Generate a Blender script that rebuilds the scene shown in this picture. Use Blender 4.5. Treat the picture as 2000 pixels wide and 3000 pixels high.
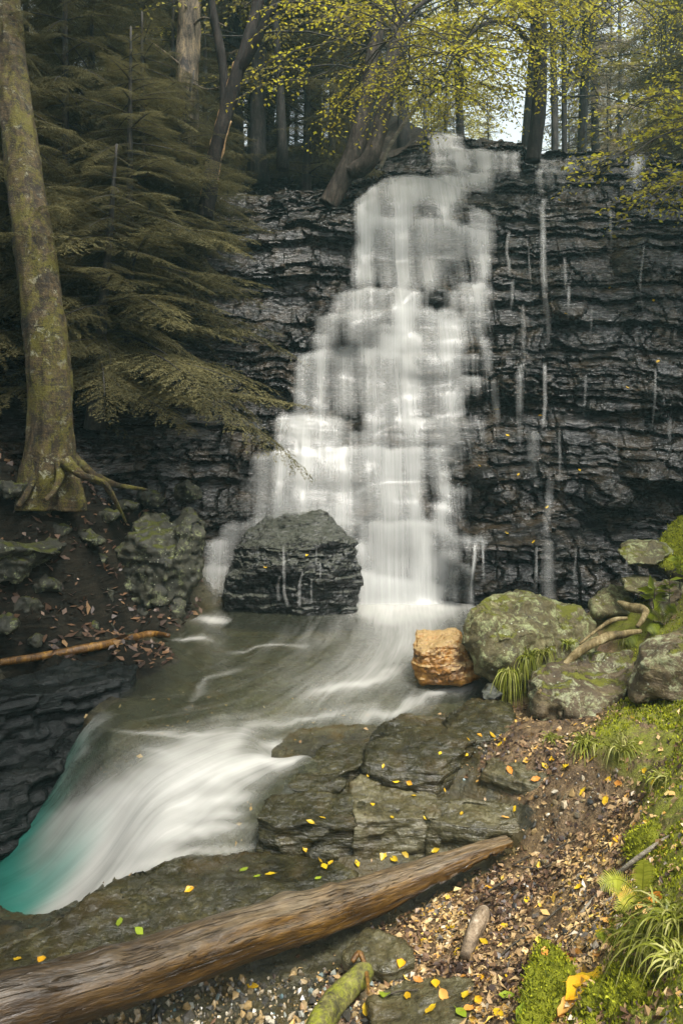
import bpy, bmesh, math
import numpy as np
from mathutils import Vector, Matrix, Euler

S = bpy.context.scene
C = S.collection
for _o in list(bpy.data.objects):
    bpy.data.objects.remove(_o, do_unlink=True)

# ------------------------------------------------------------------ camera, sky, sun, exposure
EYE = 2.0                                  # metres above the pool
cam_data = bpy.data.cameras.new('camera')
cam = bpy.data.objects.new('camera', cam_data)
C.objects.link(cam)
cam.location = (0, 0, EYE)
cam.rotation_euler = (math.radians(90), 0, 0)
cam_data.sensor_fit = 'HORIZONTAL'
cam_data.sensor_width = 24.0
cam_data.lens = 28.32
cam_data.shift_y = -176.0 / 1568.0
cam_data.clip_start = 0.05
cam_data.clip_end = 1000
S.camera = cam

SUN_EL, SUN_AZ = math.radians(62), math.radians(150)      # azimuth from +Y (view direction) towards +X
world = bpy.data.worlds.new("World")
S.world = world
world.use_nodes = True
_nt = world.node_tree
_nt.nodes.clear()
_sky = _nt.nodes.new('ShaderNodeTexSky')
_sky.sky_type = 'NISHITA'
_sky.sun_disc = False
_sky.sun_elevation = SUN_EL
_sky.sun_rotation = SUN_AZ
_sky.air_density = 1.0
_sky.dust_density = 4.0
_sky.ozone_density = 1.0
_bg = _nt.nodes.new('ShaderNodeBackground')
_bg.inputs['Strength'].default_value = 0.15
_wo = _nt.nodes.new('ShaderNodeOutputWorld')
_hs = _nt.nodes.new('ShaderNodeHueSaturation')          # an overcast sky: nearly grey
_hs.inputs['Saturation'].default_value = .18
_nt.links.new(_sky.outputs[0], _hs.inputs['Color'])
_nt.links.new(_hs.outputs[0], _bg.inputs['Color'])
_nt.links.new(_bg.outputs[0], _wo.inputs['Surface'])

sun_data = bpy.data.lights.new('sun', 'SUN')
sun_data.energy = 2.5
sun_data.angle = math.radians(18)
sun_data.color = (1.0, 0.95, 0.86)
sun = bpy.data.objects.new('sun', sun_data)
C.objects.link(sun)
_sd = Vector((math.sin(SUN_AZ) * math.cos(SUN_EL), math.cos(SUN_AZ) * math.cos(SUN_EL), math.sin(SUN_EL)))
sun.rotation_euler = _sd.to_track_quat('Z', 'Y').to_euler()
sun.location = (6, -4, 20)

S.view_settings.view_transform = 'Standard'
S.view_settings.look = 'None'
S.view_settings.gamma = 1.0
S.view_settings.exposure = 1.3
S.cycles.use_denoising = True
S.cycles.max_bounces = 8
S.cycles.diffuse_bounces = 3
S.cycles.glossy_bounces = 3
S.cycles.transmission_bounces = 4
S.cycles.transparent_max_bounces = 24
S.cycles.volume_bounces = 0
S.cycles.sample_clamp_indirect = 6.0
S.cycles.caustics_reflective = False
S.cycles.caustics_refractive = False

# ------------------------------------------------------------------ measuring: photograph pixel (1568 wide) -> metres
FPX, U0, VH = 1850.0, 784.0, 1000.0


def P(u, v, y):
    return np.array([(u - U0) * y / FPX, y, EYE + (VH - v) * y / FPX])


def G(u, v, z):
    return P(u, v, (EYE - z) * FPX / (v - VH))


def to_px(V):
    y = np.maximum(V[:, 1], .05)
    return U0 + V[:, 0] * FPX / y, VH - (V[:, 2] - EYE) * FPX / y


# ------------------------------------------------------------------ noise
def _hash(ix, iy, iz, seed):
    h = (ix.astype(np.int64) * 374761393 + iy.astype(np.int64) * 668265263 + iz.astype(np.int64) * 2147483647 + seed * 974634777) & 0xFFFFFFFF
    h = ((h ^ (h >> 13)) * 1274126177) & 0xFFFFFFFF
    h = ((h ^ (h >> 16)) * 2246822519) & 0xFFFFFFFF
    return (h ^ (h >> 15)) & 0xFFFFFFFF


def hash01(a, b=0, c=0, seed=0):
    a = np.asarray(a)
    z = np.zeros(a.shape, np.int64)
    return _hash(a.astype(np.int64), z + np.asarray(b).astype(np.int64), z + np.asarray(c).astype(np.int64), seed) / 4294967295.0


def vnoise(x, y, z=None, seed=0):
    """value noise in -1..1"""
    x = np.asarray(x, float)
    y = np.broadcast_to(np.asarray(y, float), x.shape)
    z = np.zeros(x.shape) if z is None else np.broadcast_to(np.asarray(z, float), x.shape)
    fx, fy, fz = np.floor(x), np.floor(y), np.floor(z)
    ix, iy, iz = fx.astype(np.int64), fy.astype(np.int64), fz.astype(np.int64)
    a, b, c = x - fx, y - fy, z - fz
    a = a * a * a * (a * (a * 6 - 15) + 10)
    b = b * b * b * (b * (b * 6 - 15) + 10)
    c = c * c * c * (c * (c * 6 - 15) + 10)
    r = 0
    for k in (0, 1):
        wz = c if k else 1 - c
        if not wz.any():
            continue
        for j in (0, 1):
            wy = b if j else 1 - b
            for i in (0, 1):
                wx = a if i else 1 - a
                r = r + wx * wy * wz * (_hash(ix + i, iy + j, iz + k, seed) / 2147483647.5 - 1)
    return r


def fbm(x, y, z=None, octv=4, seed=0, gain=.5):
    r, amp = 0, 1.0
    x = np.asarray(x, float)
    for o in range(octv):
        f = 2.03 ** o
        r = r + amp * vnoise(x * f, np.asarray(y) * f, None if z is None else np.asarray(z) * f, seed + o * 31)
        amp *= gain
    return r


def sstep(a, b, x):
    t = np.clip((x - a) / (b - a), 0, 1)
    return t * t * (3 - 2 * t)


class Rbf:
    """linear radial basis surface through scattered points"""
    def __init__(s, pts, vals, smooth=0.02):
        s.p = np.asarray(pts, float)
        n, d = s.p.shape
        K = np.sqrt(((s.p[:, None] - s.p[None]) ** 2).sum(-1)) - np.eye(n) * smooth
        Q = np.hstack([np.ones((n, 1)), s.p])
        M = np.block([[K, Q], [Q.T, np.zeros((d + 1, d + 1))]])
        s.w = np.linalg.solve(M, np.concatenate([np.asarray(vals, float), np.zeros(d + 1)]))

    def __call__(s, X):
        X = np.asarray(X, float)
        out = np.empty(len(X))
        n = len(s.p)
        for i in range(0, len(X), 20000):
            x = X[i:i + 20000]
            K = np.sqrt(((x[:, None] - s.p[None]) ** 2).sum(-1))
            out[i:i + 20000] = K @ s.w[:n] + s.w[n] + x @ s.w[n + 1:]
        return out


def idw(pts, vals, X, power=3.0):
    pts = np.asarray(pts, float)
    vals = np.asarray(vals, float)
    out = np.empty(len(X))
    for i in range(0, len(X), 20000):
        d = ((X[i:i + 20000, None] - pts[None]) ** 2).sum(-1) + 1.0
        w = d ** (-power / 2)
        out[i:i + 20000] = (w @ vals) / w.sum(1)
    return out


# ------------------------------------------------------------------ objects
def mesh_data(name, V, faces, mat=None, smooth=False, attrs=None, mats=None, midx=None):
    """V (n,3); faces = list of int arrays, each (m,k)"""
    V = np.asarray(V, np.float32)
    faces = [np.asarray(f, np.int32) for f in faces if len(f)]
    me = bpy.data.meshes.new(name)
    me.vertices.add(len(V))
    me.vertices.foreach_set('co', V.ravel())
    nl = sum(f.size for f in faces)
    nf = sum(len(f) for f in faces)
    me.loops.add(nl)
    me.loops.foreach_set('vertex_index', np.concatenate([f.ravel() for f in faces]))
    me.polygons.add(nf)
    tot = np.concatenate([np.full(len(f), f.shape[1], np.int32) for f in faces])
    st = np.concatenate([[0], np.cumsum(tot)[:-1]]).astype(np.int32)
    me.polygons.foreach_set('loop_start', st)
    me.polygons.foreach_set('use_smooth', np.full(nf, bool(smooth)))
    if midx is not None:
        me.polygons.foreach_set('material_index', np.asarray(midx, np.int32))
    me.update(calc_edges=True)
    for k, a in (attrs or {}).items():
        a = np.asarray(a, np.float32)
        if a.ndim == 1:
            at = me.attributes.new(k, 'FLOAT', 'POINT')
            at.data.foreach_set('value', a)
        else:
            at = me.attributes.new(k, 'FLOAT_VECTOR', 'POINT')
            at.data.foreach_set('vector', a.ravel())
    for m in (mats or ([mat] if mat else [])):
        me.materials.append(m)
    return me


def link(name, data, loc=(0, 0, 0), parent=None):
    o = bpy.data.objects.new(name, data)
    C.objects.link(o)
    o.location = loc
    if parent is not None:
        o.parent = parent
    return o


def tag(o, label=None, cat=None, group=None, kind=None):
    if label:
        o['label'] = label
    if cat:
        o['category'] = cat
    if group:
        o['group'] = group
    if kind:
        o['kind'] = kind
    return o


def place(name, V, faces, mat, smooth=False, parent=None, attrs=None, base=True):
    """world-space vertices -> one object with its origin at the middle of its foot"""
    V = np.asarray(V, float)
    if parent is not None:
        loc = np.zeros(3)
        V = V - np.array(parent.location)
    else:
        loc = np.array([V[:, 0].mean(), V[:, 1].mean(), V[:, 2].min()]) if base else np.zeros(3)
        V = V - loc
    return link(name, mesh_data(name, V, faces, mat, smooth, attrs), tuple(loc), parent)


def grid_faces(nr, nc, wrap=False):
    i = np.arange(nr - 1)[:, None]
    j = np.arange(nc if wrap else nc - 1)[None]
    jn = (j + 1) % nc
    a = i * nc + j
    b = i * nc + jn
    return np.stack([a, b, b + nc, a + nc], -1).reshape(-1, 4)


class Acc:
    """collects tubes and blades into one mesh"""
    def __init__(s):
        s.V, s.F, s.n = [], {}, 0
        s.A = []

    def add(s, V, F, a=0.0):
        V = np.asarray(V, float)
        F = np.asarray(F, np.int64)
        s.V.append(V)
        s.A.append(np.full(len(V), a) if np.isscalar(a) else np.asarray(a, float))
        s.F.setdefault(F.shape[1], []).append(F + s.n)
        s.n += len(V)

    def arrays(s):
        return np.concatenate(s.V), [np.concatenate(f) for f in s.F.values()]

    def attr(s):
        return np.concatenate(s.A)


def frames(path):
    path = np.asarray(path, float)
    T = np.gradient(path, axis=0)
    T /= np.linalg.norm(T, axis=1)[:, None] + 1e-9
    up = np.array([0, 0, 1.0]) if abs(T[0, 2]) < .8 else np.array([0, 1.0, 0])
    A = np.empty_like(path)
    B = np.empty_like(path)
    a = np.cross(up, T[0])
    a /= np.linalg.norm(a)
    for i in range(len(path)):
        a = a - T[i] * (a @ T[i])
        a /= np.linalg.norm(a) + 1e-9
        A[i] = a
        B[i] = np.cross(T[i], a)
    return T, A, B


def spline(pts, n):
    """smooth curve through points (Catmull-Rom), n samples; extra columns (radii) ride along"""
    p = np.asarray(pts, float)
    if len(p) == 2:
        t = np.linspace(0, 1, n)[:, None]
        return p[0] * (1 - t) + p[1] * t
    q = np.vstack([2 * p[0] - p[1], p, 2 * p[-1] - p[-2]])
    ts = np.linspace(0, len(p) - 1 - 1e-6, n)
    i = ts.astype(int)
    t = (ts - i)[:, None]
    p0, p1, p2, p3 = q[i], q[i + 1], q[i + 2], q[i + 3]
    return .5 * ((2 * p1) + (-p0 + p2) * t + (2 * p0 - 5 * p1 + 4 * p2 - p3) * t * t + (-p0 + 3 * p1 - 3 * p2 + p3) * t ** 3)


def tube(path, rad, sides=10, bump=0.0, bscale=(6, 2), seed=0, caps=True, flare=None):
    """tube along a path; bump = radius noise (fraction), bscale = (around, along) frequencies"""
    path = np.asarray(path, float)
    rad = np.broadcast_to(np.asarray(rad, float), (len(path),)).copy()
    T, A, B = frames(path)
    th = np.linspace(0, 2 * np.pi, sides, endpoint=False)
    s = np.concatenate([[0], np.cumsum(np.linalg.norm(np.diff(path, axis=0), axis=1))])
    ct, st = np.cos(th)[None], np.sin(th)[None]
    r = rad[:, None] * np.ones_like(ct)
    if bump:
        sc = bscale[0] / 6.28
        nz = fbm(ct * sc * 2 + 0 * s[:, None] + 7, st * sc * 2 + 0 * s[:, None], s[:, None] * bscale[1] + 0 * ct, 4, seed)
        r = r * (1 + bump * nz)
    if flare is not None:
        r = r * flare(s[:, None], th[None])
    V = path[:, None] + A[:, None] * (r * ct)[..., None] + B[:, None] * (r * st)[..., None]
    V = V.reshape(-1, 3)
    F = grid_faces(len(path), sides, True)
    if caps:
        n = len(V)
        V = np.vstack([V, path[0], path[-1]])
        k = np.arange(sides)
        c0 = np.stack([(k + 1) % sides, k, np.full(sides, n), np.full(sides, n)], 1)
        m = n - sides
        c1 = np.stack([m + k, m + (k + 1) % sides, np.full(sides, n + 1), np.full(sides, n + 1)], 1)
        return V, F, np.vstack([c0[:, :3], c1[:, :3]])
    return V, F, np.zeros((0, 3), int)


def add_tube(acc, *a, **k):
    V, F, Cc = tube(*a, **k)
    n0 = acc.n
    acc.add(V, F)
    if len(Cc):
        acc.F.setdefault(3, []).append(Cc + n0)

# ------------------------------------------------------------------ materials
class Mt:
    def __init__(s, name):
        s.m = bpy.data.materials.new(name)
        s.m.use_nodes = True
        s.t = s.m.node_tree
        s.t.nodes.clear()

    def n(s, typ, **kw):
        nd = s.t.nodes.new('ShaderNode' + typ)
        for k, v in kw.items():
            setattr(nd, k, v)
        return nd

    def put(s, sock, v):
        if isinstance(v, bpy.types.NodeSocket):
            s.t.links.new(v, sock)
        elif v is not None:
            if isinstance(v, tuple) and len(v) == 3 and sock.type == 'RGBA':
                v = v + (1,)
            sock.default_value = v

    def obj(s):
        return s.n('TexCoord').outputs['Object']

    def pos(s):
        return s.n('NewGeometry').outputs['Position']

    def nz(s):
        x = s.n('SeparateXYZ')
        s.put(x.inputs[0], s.n('NewGeometry').outputs['Normal'])
        return x.outputs[2]

    def rnd(s):
        return s.n('ObjectInfo').outputs['Random']

    def sc(s, vec, k, loc=(0, 0, 0), rot=(0, 0, 0)):
        m = s.n('Mapping')
        s.put(m.inputs['Vector'], vec)
        m.inputs['Scale'].default_value = k
        m.inputs['Location'].default_value = loc
        m.inputs['Rotation'].default_value = rot
        return m.outputs[0]

    def noise(s, vec, scale=5, detail=4, rough=.55, dist=0.0):
        n = s.n('TexNoise')
        s.put(n.inputs['Vector'], vec)
        n.inputs['Scale'].default_value = scale
        n.inputs['Detail'].default_value = detail
        n.inputs['Roughness'].default_value = rough
        n.inputs['Distortion'].default_value = dist
        return n.outputs['Fac']

    def vor(s, vec, scale=5, feature='F1', rnd=1.0, out='Distance'):
        n = s.n('TexVoronoi', feature=feature)
        s.put(n.inputs['Vector'], vec)
        n.inputs['Scale'].default_value = scale
        n.inputs['Randomness'].default_value = rnd
        return n.outputs[out]

    def ramp(s, fac, stops, interp='LINEAR'):
        r = s.n('ValToRGB')
        r.color_ramp.interpolation = interp
        el = r.color_ramp.elements
        while len(el) < len(stops):
            el.new(.5)
        for e, (p, c) in zip(el, stops):
            e.position = p
            e.color = (c, c, c, 1) if not isinstance(c, tuple) else c + (1,)
        s.put(r.inputs[0], fac)
        return r.outputs[0]

    def mix(s, f, a, b, blend='MIX'):
        m = s.n('MixRGB', blend_type=blend)
        s.put(m.inputs[0], f)
        s.put(m.inputs[1], a)
        s.put(m.inputs[2], b)
        return m.outputs[0]

    def math(s, op, a, b=0.0, c=None, clamp=False):
        m = s.n('Math', operation=op, use_clamp=clamp)
        s.put(m.inputs[0], a)
        s.put(m.inputs[1], b)
        if c is not None:
            s.put(m.inputs[2], c)
        return m.outputs[0]

    def attr(s, name, out='Fac'):
        return s.n('Attribute', attribute_name=name).outputs[out]

    def bump(s, h, strength=.5, dist=.02, normal=None):
        b = s.n('Bump')
        s.put(b.inputs['Height'], h)
        b.inputs['Strength'].default_value = strength
        b.inputs['Distance'].default_value = dist
        if normal is not None:
            s.put(b.inputs['Normal'], normal)
        return b.outputs[0]

    def bsdf(s, col, rough=.6, spec=.5, normal=None, **kw):
        b = s.n('BsdfPrincipled')
        s.put(b.inputs['Base Color'], col)
        s.put(b.inputs['Roughness'], rough)
        s.put(b.inputs['Specular IOR Level'], spec)
        if normal is not None:
            s.put(b.inputs['Normal'], normal)
        for k, v in kw.items():
            s.put(b.inputs[k.replace('_', ' ')], v)
        return b.outputs[0]

    def mixsh(s, f, a, b):
        m = s.n('MixShader')
        s.put(m.inputs[0], f)
        s.put(m.inputs[1], a)
        s.put(m.inputs[2], b)
        return m.outputs[0]

    def done(s, sh, vol=None):
        o = s.n('OutputMaterial')
        if sh is not None:
            s.put(o.inputs['Surface'], sh)
        if vol is not None:
            s.put(o.inputs['Volume'], vol)
        return s.m


MOSS_A, MOSS_B = (.085, .10, .007), (.27, .28, .018)


def rock_material(name, dark, mid, light, rough=(.3, .6), spec=.5, moss=0.0, lichen=0.0, strata=(3, 3, 14), bump=.6,
                  stain=None, world=False, top=None, specvar=None, bfine=.35, lichen_col=(.34, .36, .27), moss_cols=(MOSS_A, MOSS_B), bdist=.03, moss_bias=0.0):
    t = Mt(name)
    o = t.pos() if world else t.obj()
    st = t.sc(o, strata)
    big = t.noise(o, 1.7, 5, .6, .3)
    lay = t.noise(st, 1.6, 6, .62, .4)
    fine = t.noise(o, 42, 5, .65)
    f = t.math('ADD', t.math('MULTIPLY', big, .45), t.math('MULTIPLY', lay, .55))
    f = t.math('ADD', f, t.math('MULTIPLY', t.math('SUBTRACT', fine, .5), .35))
    col = t.ramp(f, [(.34, dark), (.52, mid), (.70, light)])
    if stain is not None:
        col = t.mix(t.ramp(t.noise(o, 2.6, 5, .65, .8), [(.48, 0.0), (.66, .8)]), col, stain)
    if top is not None:
        tf = t.math('MULTIPLY', t.ramp(t.nz(), [(.35, 0.0), (.75, 1.0)]), t.ramp(fine, [(.35, .6), (.55, 1.0)]))
        col = t.mix(tf, col, t.mix(fine, t.mix(.5, top, (0, 0, 0)), top))
    h = t.math('ADD', t.math('MULTIPLY', lay, .7), t.math('MULTIPLY', fine, bfine))
    r = t.ramp(t.noise(st, 3.2, 5, .6), [(.35, rough[0]), (.65, rough[1])])
    if lichen:
        lf = t.math('MULTIPLY', t.ramp(t.noise(o, 7.5, 6, .8, .5), [(.60 - .14 * lichen, 0.0), (.65 - .14 * lichen, 1.0)]),
                    t.ramp(t.noise(o, 45, 3, .7), [(.38, .25), (.6, 1.0)]))
        lf = t.math('MULTIPLY', lf, .75)
        col = t.mix(lf, col, t.mix(t.noise(o, 19, 2), lichen_col, (.24, .27, .10)))
        r = t.mix(lf, r, (.85, .85, .85))
        lf2 = t.ramp(t.vor(o, 26), [(.12, .8), (.2, 0.0)])
        lf2 = t.math('MULTIPLY', lf2, t.ramp(t.noise(o, 5, 4, .7), [(.52, 0.0), (.6, 1.0)]))
        col = t.mix(lf2, col, (.42, .44, .33))
    if moss:
        up = t.ramp(t.nz(), [(.25 - moss_bias, 0.0), (.85 - moss_bias, 1.0)])
        mf = t.math('ADD', t.math('MULTIPLY', up, .42), t.noise(o, 3.4, 6, .7, .4))
        mf = t.ramp(mf, [(1.13 - .40 * moss, 0.0), (1.21 - .40 * moss, 1.0)])
        mn = t.noise(o, 70, 4, .7)
        mc = t.mix(t.math('ADD', t.math('MULTIPLY', t.noise(o, 6, 4), .6), t.math('MULTIPLY', mn, .4)), moss_cols[0], moss_cols[1])
        col = t.mix(mf, col, mc)
        r = t.mix(mf, r, (.9, .9, .9))
        h = t.math('ADD', h, t.math('MULTIPLY', mf, t.math('ADD', .25, t.math('MULTIPLY', mn, .7))))
    t.put_n = t.bump(h, bump, bdist)
    if specvar is not None:                          # wet only in patches: the rest stays dull
        spec = t.ramp(t.math('ADD', t.math('MULTIPLY', t.noise(st, 4.0, 5, .7, .5), .7), t.math('MULTIPLY', t.noise(o, 1.1, 3), .3)), [(.46, specvar[0]), (.58, specvar[1])])
    return t.done(t.bsdf(col, r, spec, t.put_n))


M = {}
M['cliff'] = rock_material('wet black shale', (.003, .003, .003), (.009, .009, .008), (.040, .036, .027), (.10, .34), 1.0, moss=.12, strata=(2.0, 2.0, 13),
                           stain=(.045, .032, .018), bump=.8, bdist=.05, world=True, specvar=(.22, 1.0), bfine=.3, moss_cols=((.03, .035, .008), (.07, .075, .015)))
M['wet_boulder'] = rock_material('wet dark boulder', (.004, .004, .004), (.011, .011, .010), (.045, .043, .034), (.2, .5), .5, strata=(2, 2, 13), bump=.8, bdist=.04, top=(.075, .078, .06), specvar=(.05, .8))
M['black_ledge'] = rock_material('black wet ledge', (.003, .004, .004), (.009, .011, .010), (.03, .03, .026), (.2, .5), .25, strata=(2, 2, 18), bump=.9, bdist=.03)
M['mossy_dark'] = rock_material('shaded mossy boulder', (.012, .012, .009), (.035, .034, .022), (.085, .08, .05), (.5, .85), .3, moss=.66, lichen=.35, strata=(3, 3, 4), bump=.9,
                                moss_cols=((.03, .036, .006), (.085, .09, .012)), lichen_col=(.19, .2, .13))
M['lichen'] = rock_material('lichen boulder', (.022, .018, .008), (.085, .070, .028), (.22, .20, .10), (.45, .85), .35, moss=.5, moss_cols=((.05, .055, .007), (.19, .19, .02)), lichen=.72, strata=(3, 3, 4), bump=1.0, lichen_col=(.33, .36, .2))
M['outcrop'] = rock_material('bank outcrop', (.028, .019, .010), (.085, .062, .032), (.18, .15, .07), (.45, .85), .35, moss=.5, moss_cols=((.05, .055, .007), (.19, .19, .02)), lichen=.62, strata=(2, 2, 7), bump=1.0, lichen_col=(.36, .38, .26))
M['gold'] = rock_material('golden broken rock', (.012, .007, .004), (.30, .13, .018), (.56, .30, .05), (.25, .6), .5, strata=(3.5, 3.5, 8), bump=1.0, stain=(.018, .012, .010), top=(.40, .27, .11))
M['slab'] = rock_material('flagstone', (.014, .012, .006), (.080, .070, .032), (.23, .21, .13), (.07, .42), .6, moss=.3, strata=(3, 3, 22), bump=.8, stain=(.06, .042, .014), specvar=(.3, 1.0), bfine=.5)
M['slab_dark'] = rock_material('wet flagstone', (.006, .006, .003), (.030, .027, .010), (.11, .095, .04), (.08, .38), .6, moss=.15, strata=(3, 3, 22), bump=.8, stain=(.04, .027, .008), specvar=(.2, 1.0), bfine=.6)
M['pale_rock'] = rock_material('pale broken rock', (.10, .09, .06), (.25, .24, .18), (.45, .44, .36), (.5, .8), .4, moss=.1, strata=(3, 3, 8), bump=.8)
M['moss_rock'] = rock_material('moss covered rock', (.02, .018, .008), (.05, .045, .02), (.1, .09, .05), (.7, .9), .2, moss=1.25, strata=(3, 3, 5), bump=1.0, moss_bias=.5)
M['brown_rock'] = rock_material('brown flat stone', (.05, .035, .012), (.14, .10, .03), (.25, .2, .09), (.3, .6), .4, moss=.15, strata=(3, 3, 10), bump=.8)

# stream bed and banks: one surface, rock where the attribute 'soil' is 0, leaf mould where it is 1
t = Mt('stream bed')
o = t.pos()
st = t.sc(o, (2.2, 2.2, 24))
lay = t.noise(st, 1.7, 6, .6, .5)
big = t.noise(o, 2.1, 5, .6, .4)
fine = t.noise(o, 60, 5, .7)
f = t.math('ADD', t.math('ADD', t.math('MULTIPLY', big, .5), t.math('MULTIPLY', lay, .5)), t.math('MULTIPLY', t.math('SUBTRACT', fine, .5), .5))
rockc = t.ramp(f, [(.34, (.010, .010, .006)), (.5, (.040, .036, .018)), (.62, (.078, .070, .034)), (.75, (.16, .15, .09))])
rockc = t.mix(t.ramp(t.noise(o, 3.1, 5, .65, .6), [(.5, 0.0), (.62, .75)]), rockc, (.055, .036, .006))
rockc = t.mix(t.attr('left'), rockc, t.ramp(f, [(.4, (.004, .004, .003)), (.6, (.018, .015, .010)), (.75, (.05, .045, .03))]))  # left bank: dark wet rock, darkened further in colour for the canopy shade
soilc = t.ramp(t.math('ADD', t.math('MULTIPLY', t.noise(o, 95, 4, .75), .6), t.math('MULTIPLY', t.noise(o, 9, 4, .6), .4)),
               [(.36, (.022, .013, .007)), (.5, (.095, .058, .025)), (.6, (.20, .135, .062)), (.7, (.34, .25, .13))])
mossf = t.math('MULTIPLY', t.attr('moss'), t.ramp(t.noise(o, 6, 6, .7), [(.38, 0.0), (.5, 1.0)]))
mn = t.noise(o, 90, 4, .7)
mossc = t.mix(mn, MOSS_A, MOSS_B)
sf = t.ramp(t.math('ADD', t.attr('soil'), t.math('MULTIPLY', t.math('SUBTRACT', t.noise(o, 8, 5, .7), .5), .9)), [(.45, 0.0), (.58, 1.0)])
col = t.mix(sf, rockc, soilc)
col = t.mix(mossf, col, mossc)
rgh = t.mix(sf, t.ramp(t.noise(o, 6, 5, .65), [(.38, .16), (.62, .5)]), (.62, .62, .62))
rgh = t.mix(mossf, rgh, (.9, .9, .9))
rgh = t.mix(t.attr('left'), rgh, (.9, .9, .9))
hh = t.math('ADD', t.math('MULTIPLY', lay, .6), t.math('MULTIPLY', fine, .4))
hh = t.math('ADD', hh, t.math('MULTIPLY', mossf, mn))
M['bed'] = t.done(t.bsdf(col, rgh, t.math('SUBTRACT', .5, t.math('MULTIPLY', t.attr('left'), .4)), t.bump(hh, .9, .025)))

# forest floor: brown leaf mould, roots and stones
t = Mt('forest floor')
o = t.pos()
f = t.math('ADD', t.math('MULTIPLY', t.noise(o, 2.4, 6, .7), .5), t.math('MULTIPLY', t.noise(o, 22, 5, .75), .5))
col = t.ramp(f, [(.36, (.008, .008, .007)), (.5, (.040, .032, .022)), (.6, (.085, .066, .044)), (.72, (.2, .16, .11))])
M['floor'] = t.done(t.bsdf(col, .75, .3, t.bump(f, 1.0, .08)))


def bark_material(name, dark, mid, light, moss=None, along=1.0, bump=.9, rough=.8, spec=.3, bands=False, seed=0.0, strip=None):
    t = Mt(name)
    o = t.sc(t.obj(), (1, 1, 1), (seed, seed * .7, 0))
    if bands:
        st = t.sc(o, (3.0, 3.0, 26))
    else:
        st = t.sc(o, (22, 22, 4.0 * along))
    a = t.noise(st, 1.0, 6, .65, .6)
    b = t.noise(o, 5, 5, .65, .3)
    c = t.noise(o, 55, 4, .7)
    f = t.math('ADD', t.math('ADD', t.math('MULTIPLY', a, .5), t.math('MULTIPLY', b, .3)), t.math('MULTIPLY', c, .2))
    col = t.ramp(f, [(.38, dark), (.5, mid), (.62, light)])
    if moss is not None:
        mf = t.ramp(t.math('ADD', t.math('MULTIPLY', t.noise(o, 2.2, 6, .75, .5), .7), t.math('MULTIPLY', c, .3)), [(.47, 0.0), (.56, .9)])
        col = t.mix(mf, col, t.mix(c, moss[0], moss[1]))
    if strip is not None:
        sf = t.ramp(t.noise(t.sc(o, (9, 9, 1.6)), 1.0, 5, .6, .8), [(.55, 0.0), (.6, 1.0)])
        col = t.mix(sf, col, strip)
    h = t.math('ADD', t.math('MULTIPLY', a, .8), t.math('MULTIPLY', c, .3))
    return t.done(t.bsdf(col, rough, spec, t.bump(h, bump, .02)))


t = Mt('mossy birch bark')
o = t.obj()
band = t.noise(t.sc(o, (5, 5, 30)), 1.0, 5, .7, 1.2)
pl = t.noise(t.sc(o, (9, 9, 5)), 1.0, 6, .7, .6)
fl = t.vor(t.sc(o, (16, 16, 11)), 1.0, 'F1', 1.0, 'Distance')
c = t.noise(o, 60, 4, .7)
f = t.math('ADD', t.math('ADD', t.math('MULTIPLY', band, .3), t.math('MULTIPLY', pl, .5)), t.math('MULTIPLY', c, .2))
col = t.ramp(f, [(.40, (.005, .004, .002)), (.48, (.026, .017, .007)), (.56, (.07, .046, .018)), (.66, (.16, .125, .065))])
mf = t.ramp(t.math('ADD', t.math('MULTIPLY', t.noise(o, 2.6, 6, .8, .6), .75), t.math('MULTIPLY', c, .25)), [(.48, 0.0), (.56, .85)])
col = t.mix(mf, col, t.mix(c, (.035, .035, .004), (.15, .13, .010)))
lf = t.math('MULTIPLY', t.ramp(t.noise(o, 11, 5, .8, .4), [(.57, 0.0), (.62, .85)]), t.ramp(t.noise(o, 1.6, 3), [(.42, .15), (.6, 1.0)]))
col = t.mix(lf, col, (.26, .26, .18))
h = t.math('ADD', t.math('MULTIPLY', pl, .8), t.math('ADD', t.math('MULTIPLY', c, .3), t.math('MULTIPLY', band, .25)))
M['bark_moss'] = t.done(t.bsdf(col, .75, .35, t.bump(h, 1.0, .035)))
M['bark_dead'] = bark_material('peeling dead wood', (.03, .025, .02), (.13, .105, .075), (.33, .25, .14), strip=(.045, .04, .038))
M['bark_dark'] = bark_material('dark smooth bark', (.006, .005, .005), (.017, .014, .012), (.045, .036, .03), spec=.15)
M['bark_strip'] = bark_material('pale inner wood', (.12, .07, .03), (.28, .17, .075), (.42, .30, .16))
M['bark_forest'] = bark_material('forest bark', (.012, .013, .013), (.034, .031, .028), (.085, .075, .062))
M['bark_grey'] = bark_material('grey ridged bark', (.014, .011, .009), (.042, .034, .027), (.11, .09, .07), spec=.15)
M['bark_pale'] = bark_material('pale birch bark', (.08, .07, .05), (.22, .19, .14), (.40, .37, .30), bands=True)


def leaf_material(name, a, b, trans=.35, rough=.6, spec=.25, scale=1.5, c=None, tonew=.35):
    t = Mt(name)
    o = t.pos()
    f = t.math('ADD', t.math('MULTIPLY', t.noise(o, scale, 4, .6), 1 - tonew), t.math('MULTIPLY', t.attr('tone'), tonew))
    col = t.ramp(f, [(.3, a), (.68, b)] if c is None else [(.3, a), (.52, b), (.7, c)])
    hs = t.n('HueSaturation')
    t.put(hs.inputs['Color'], col)
    t.put(hs.inputs['Value'], t.math('ADD', .8, t.math('MULTIPLY', t.rnd(), .4)))
    col = hs.outputs[0]
    p = t.bsdf(col, rough, spec)
    tr = t.n('BsdfTranslucent')
    t.put(tr.inputs[0], col)
    return t.done(t.mixsh(trans, p, tr.outputs[0]))


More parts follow.
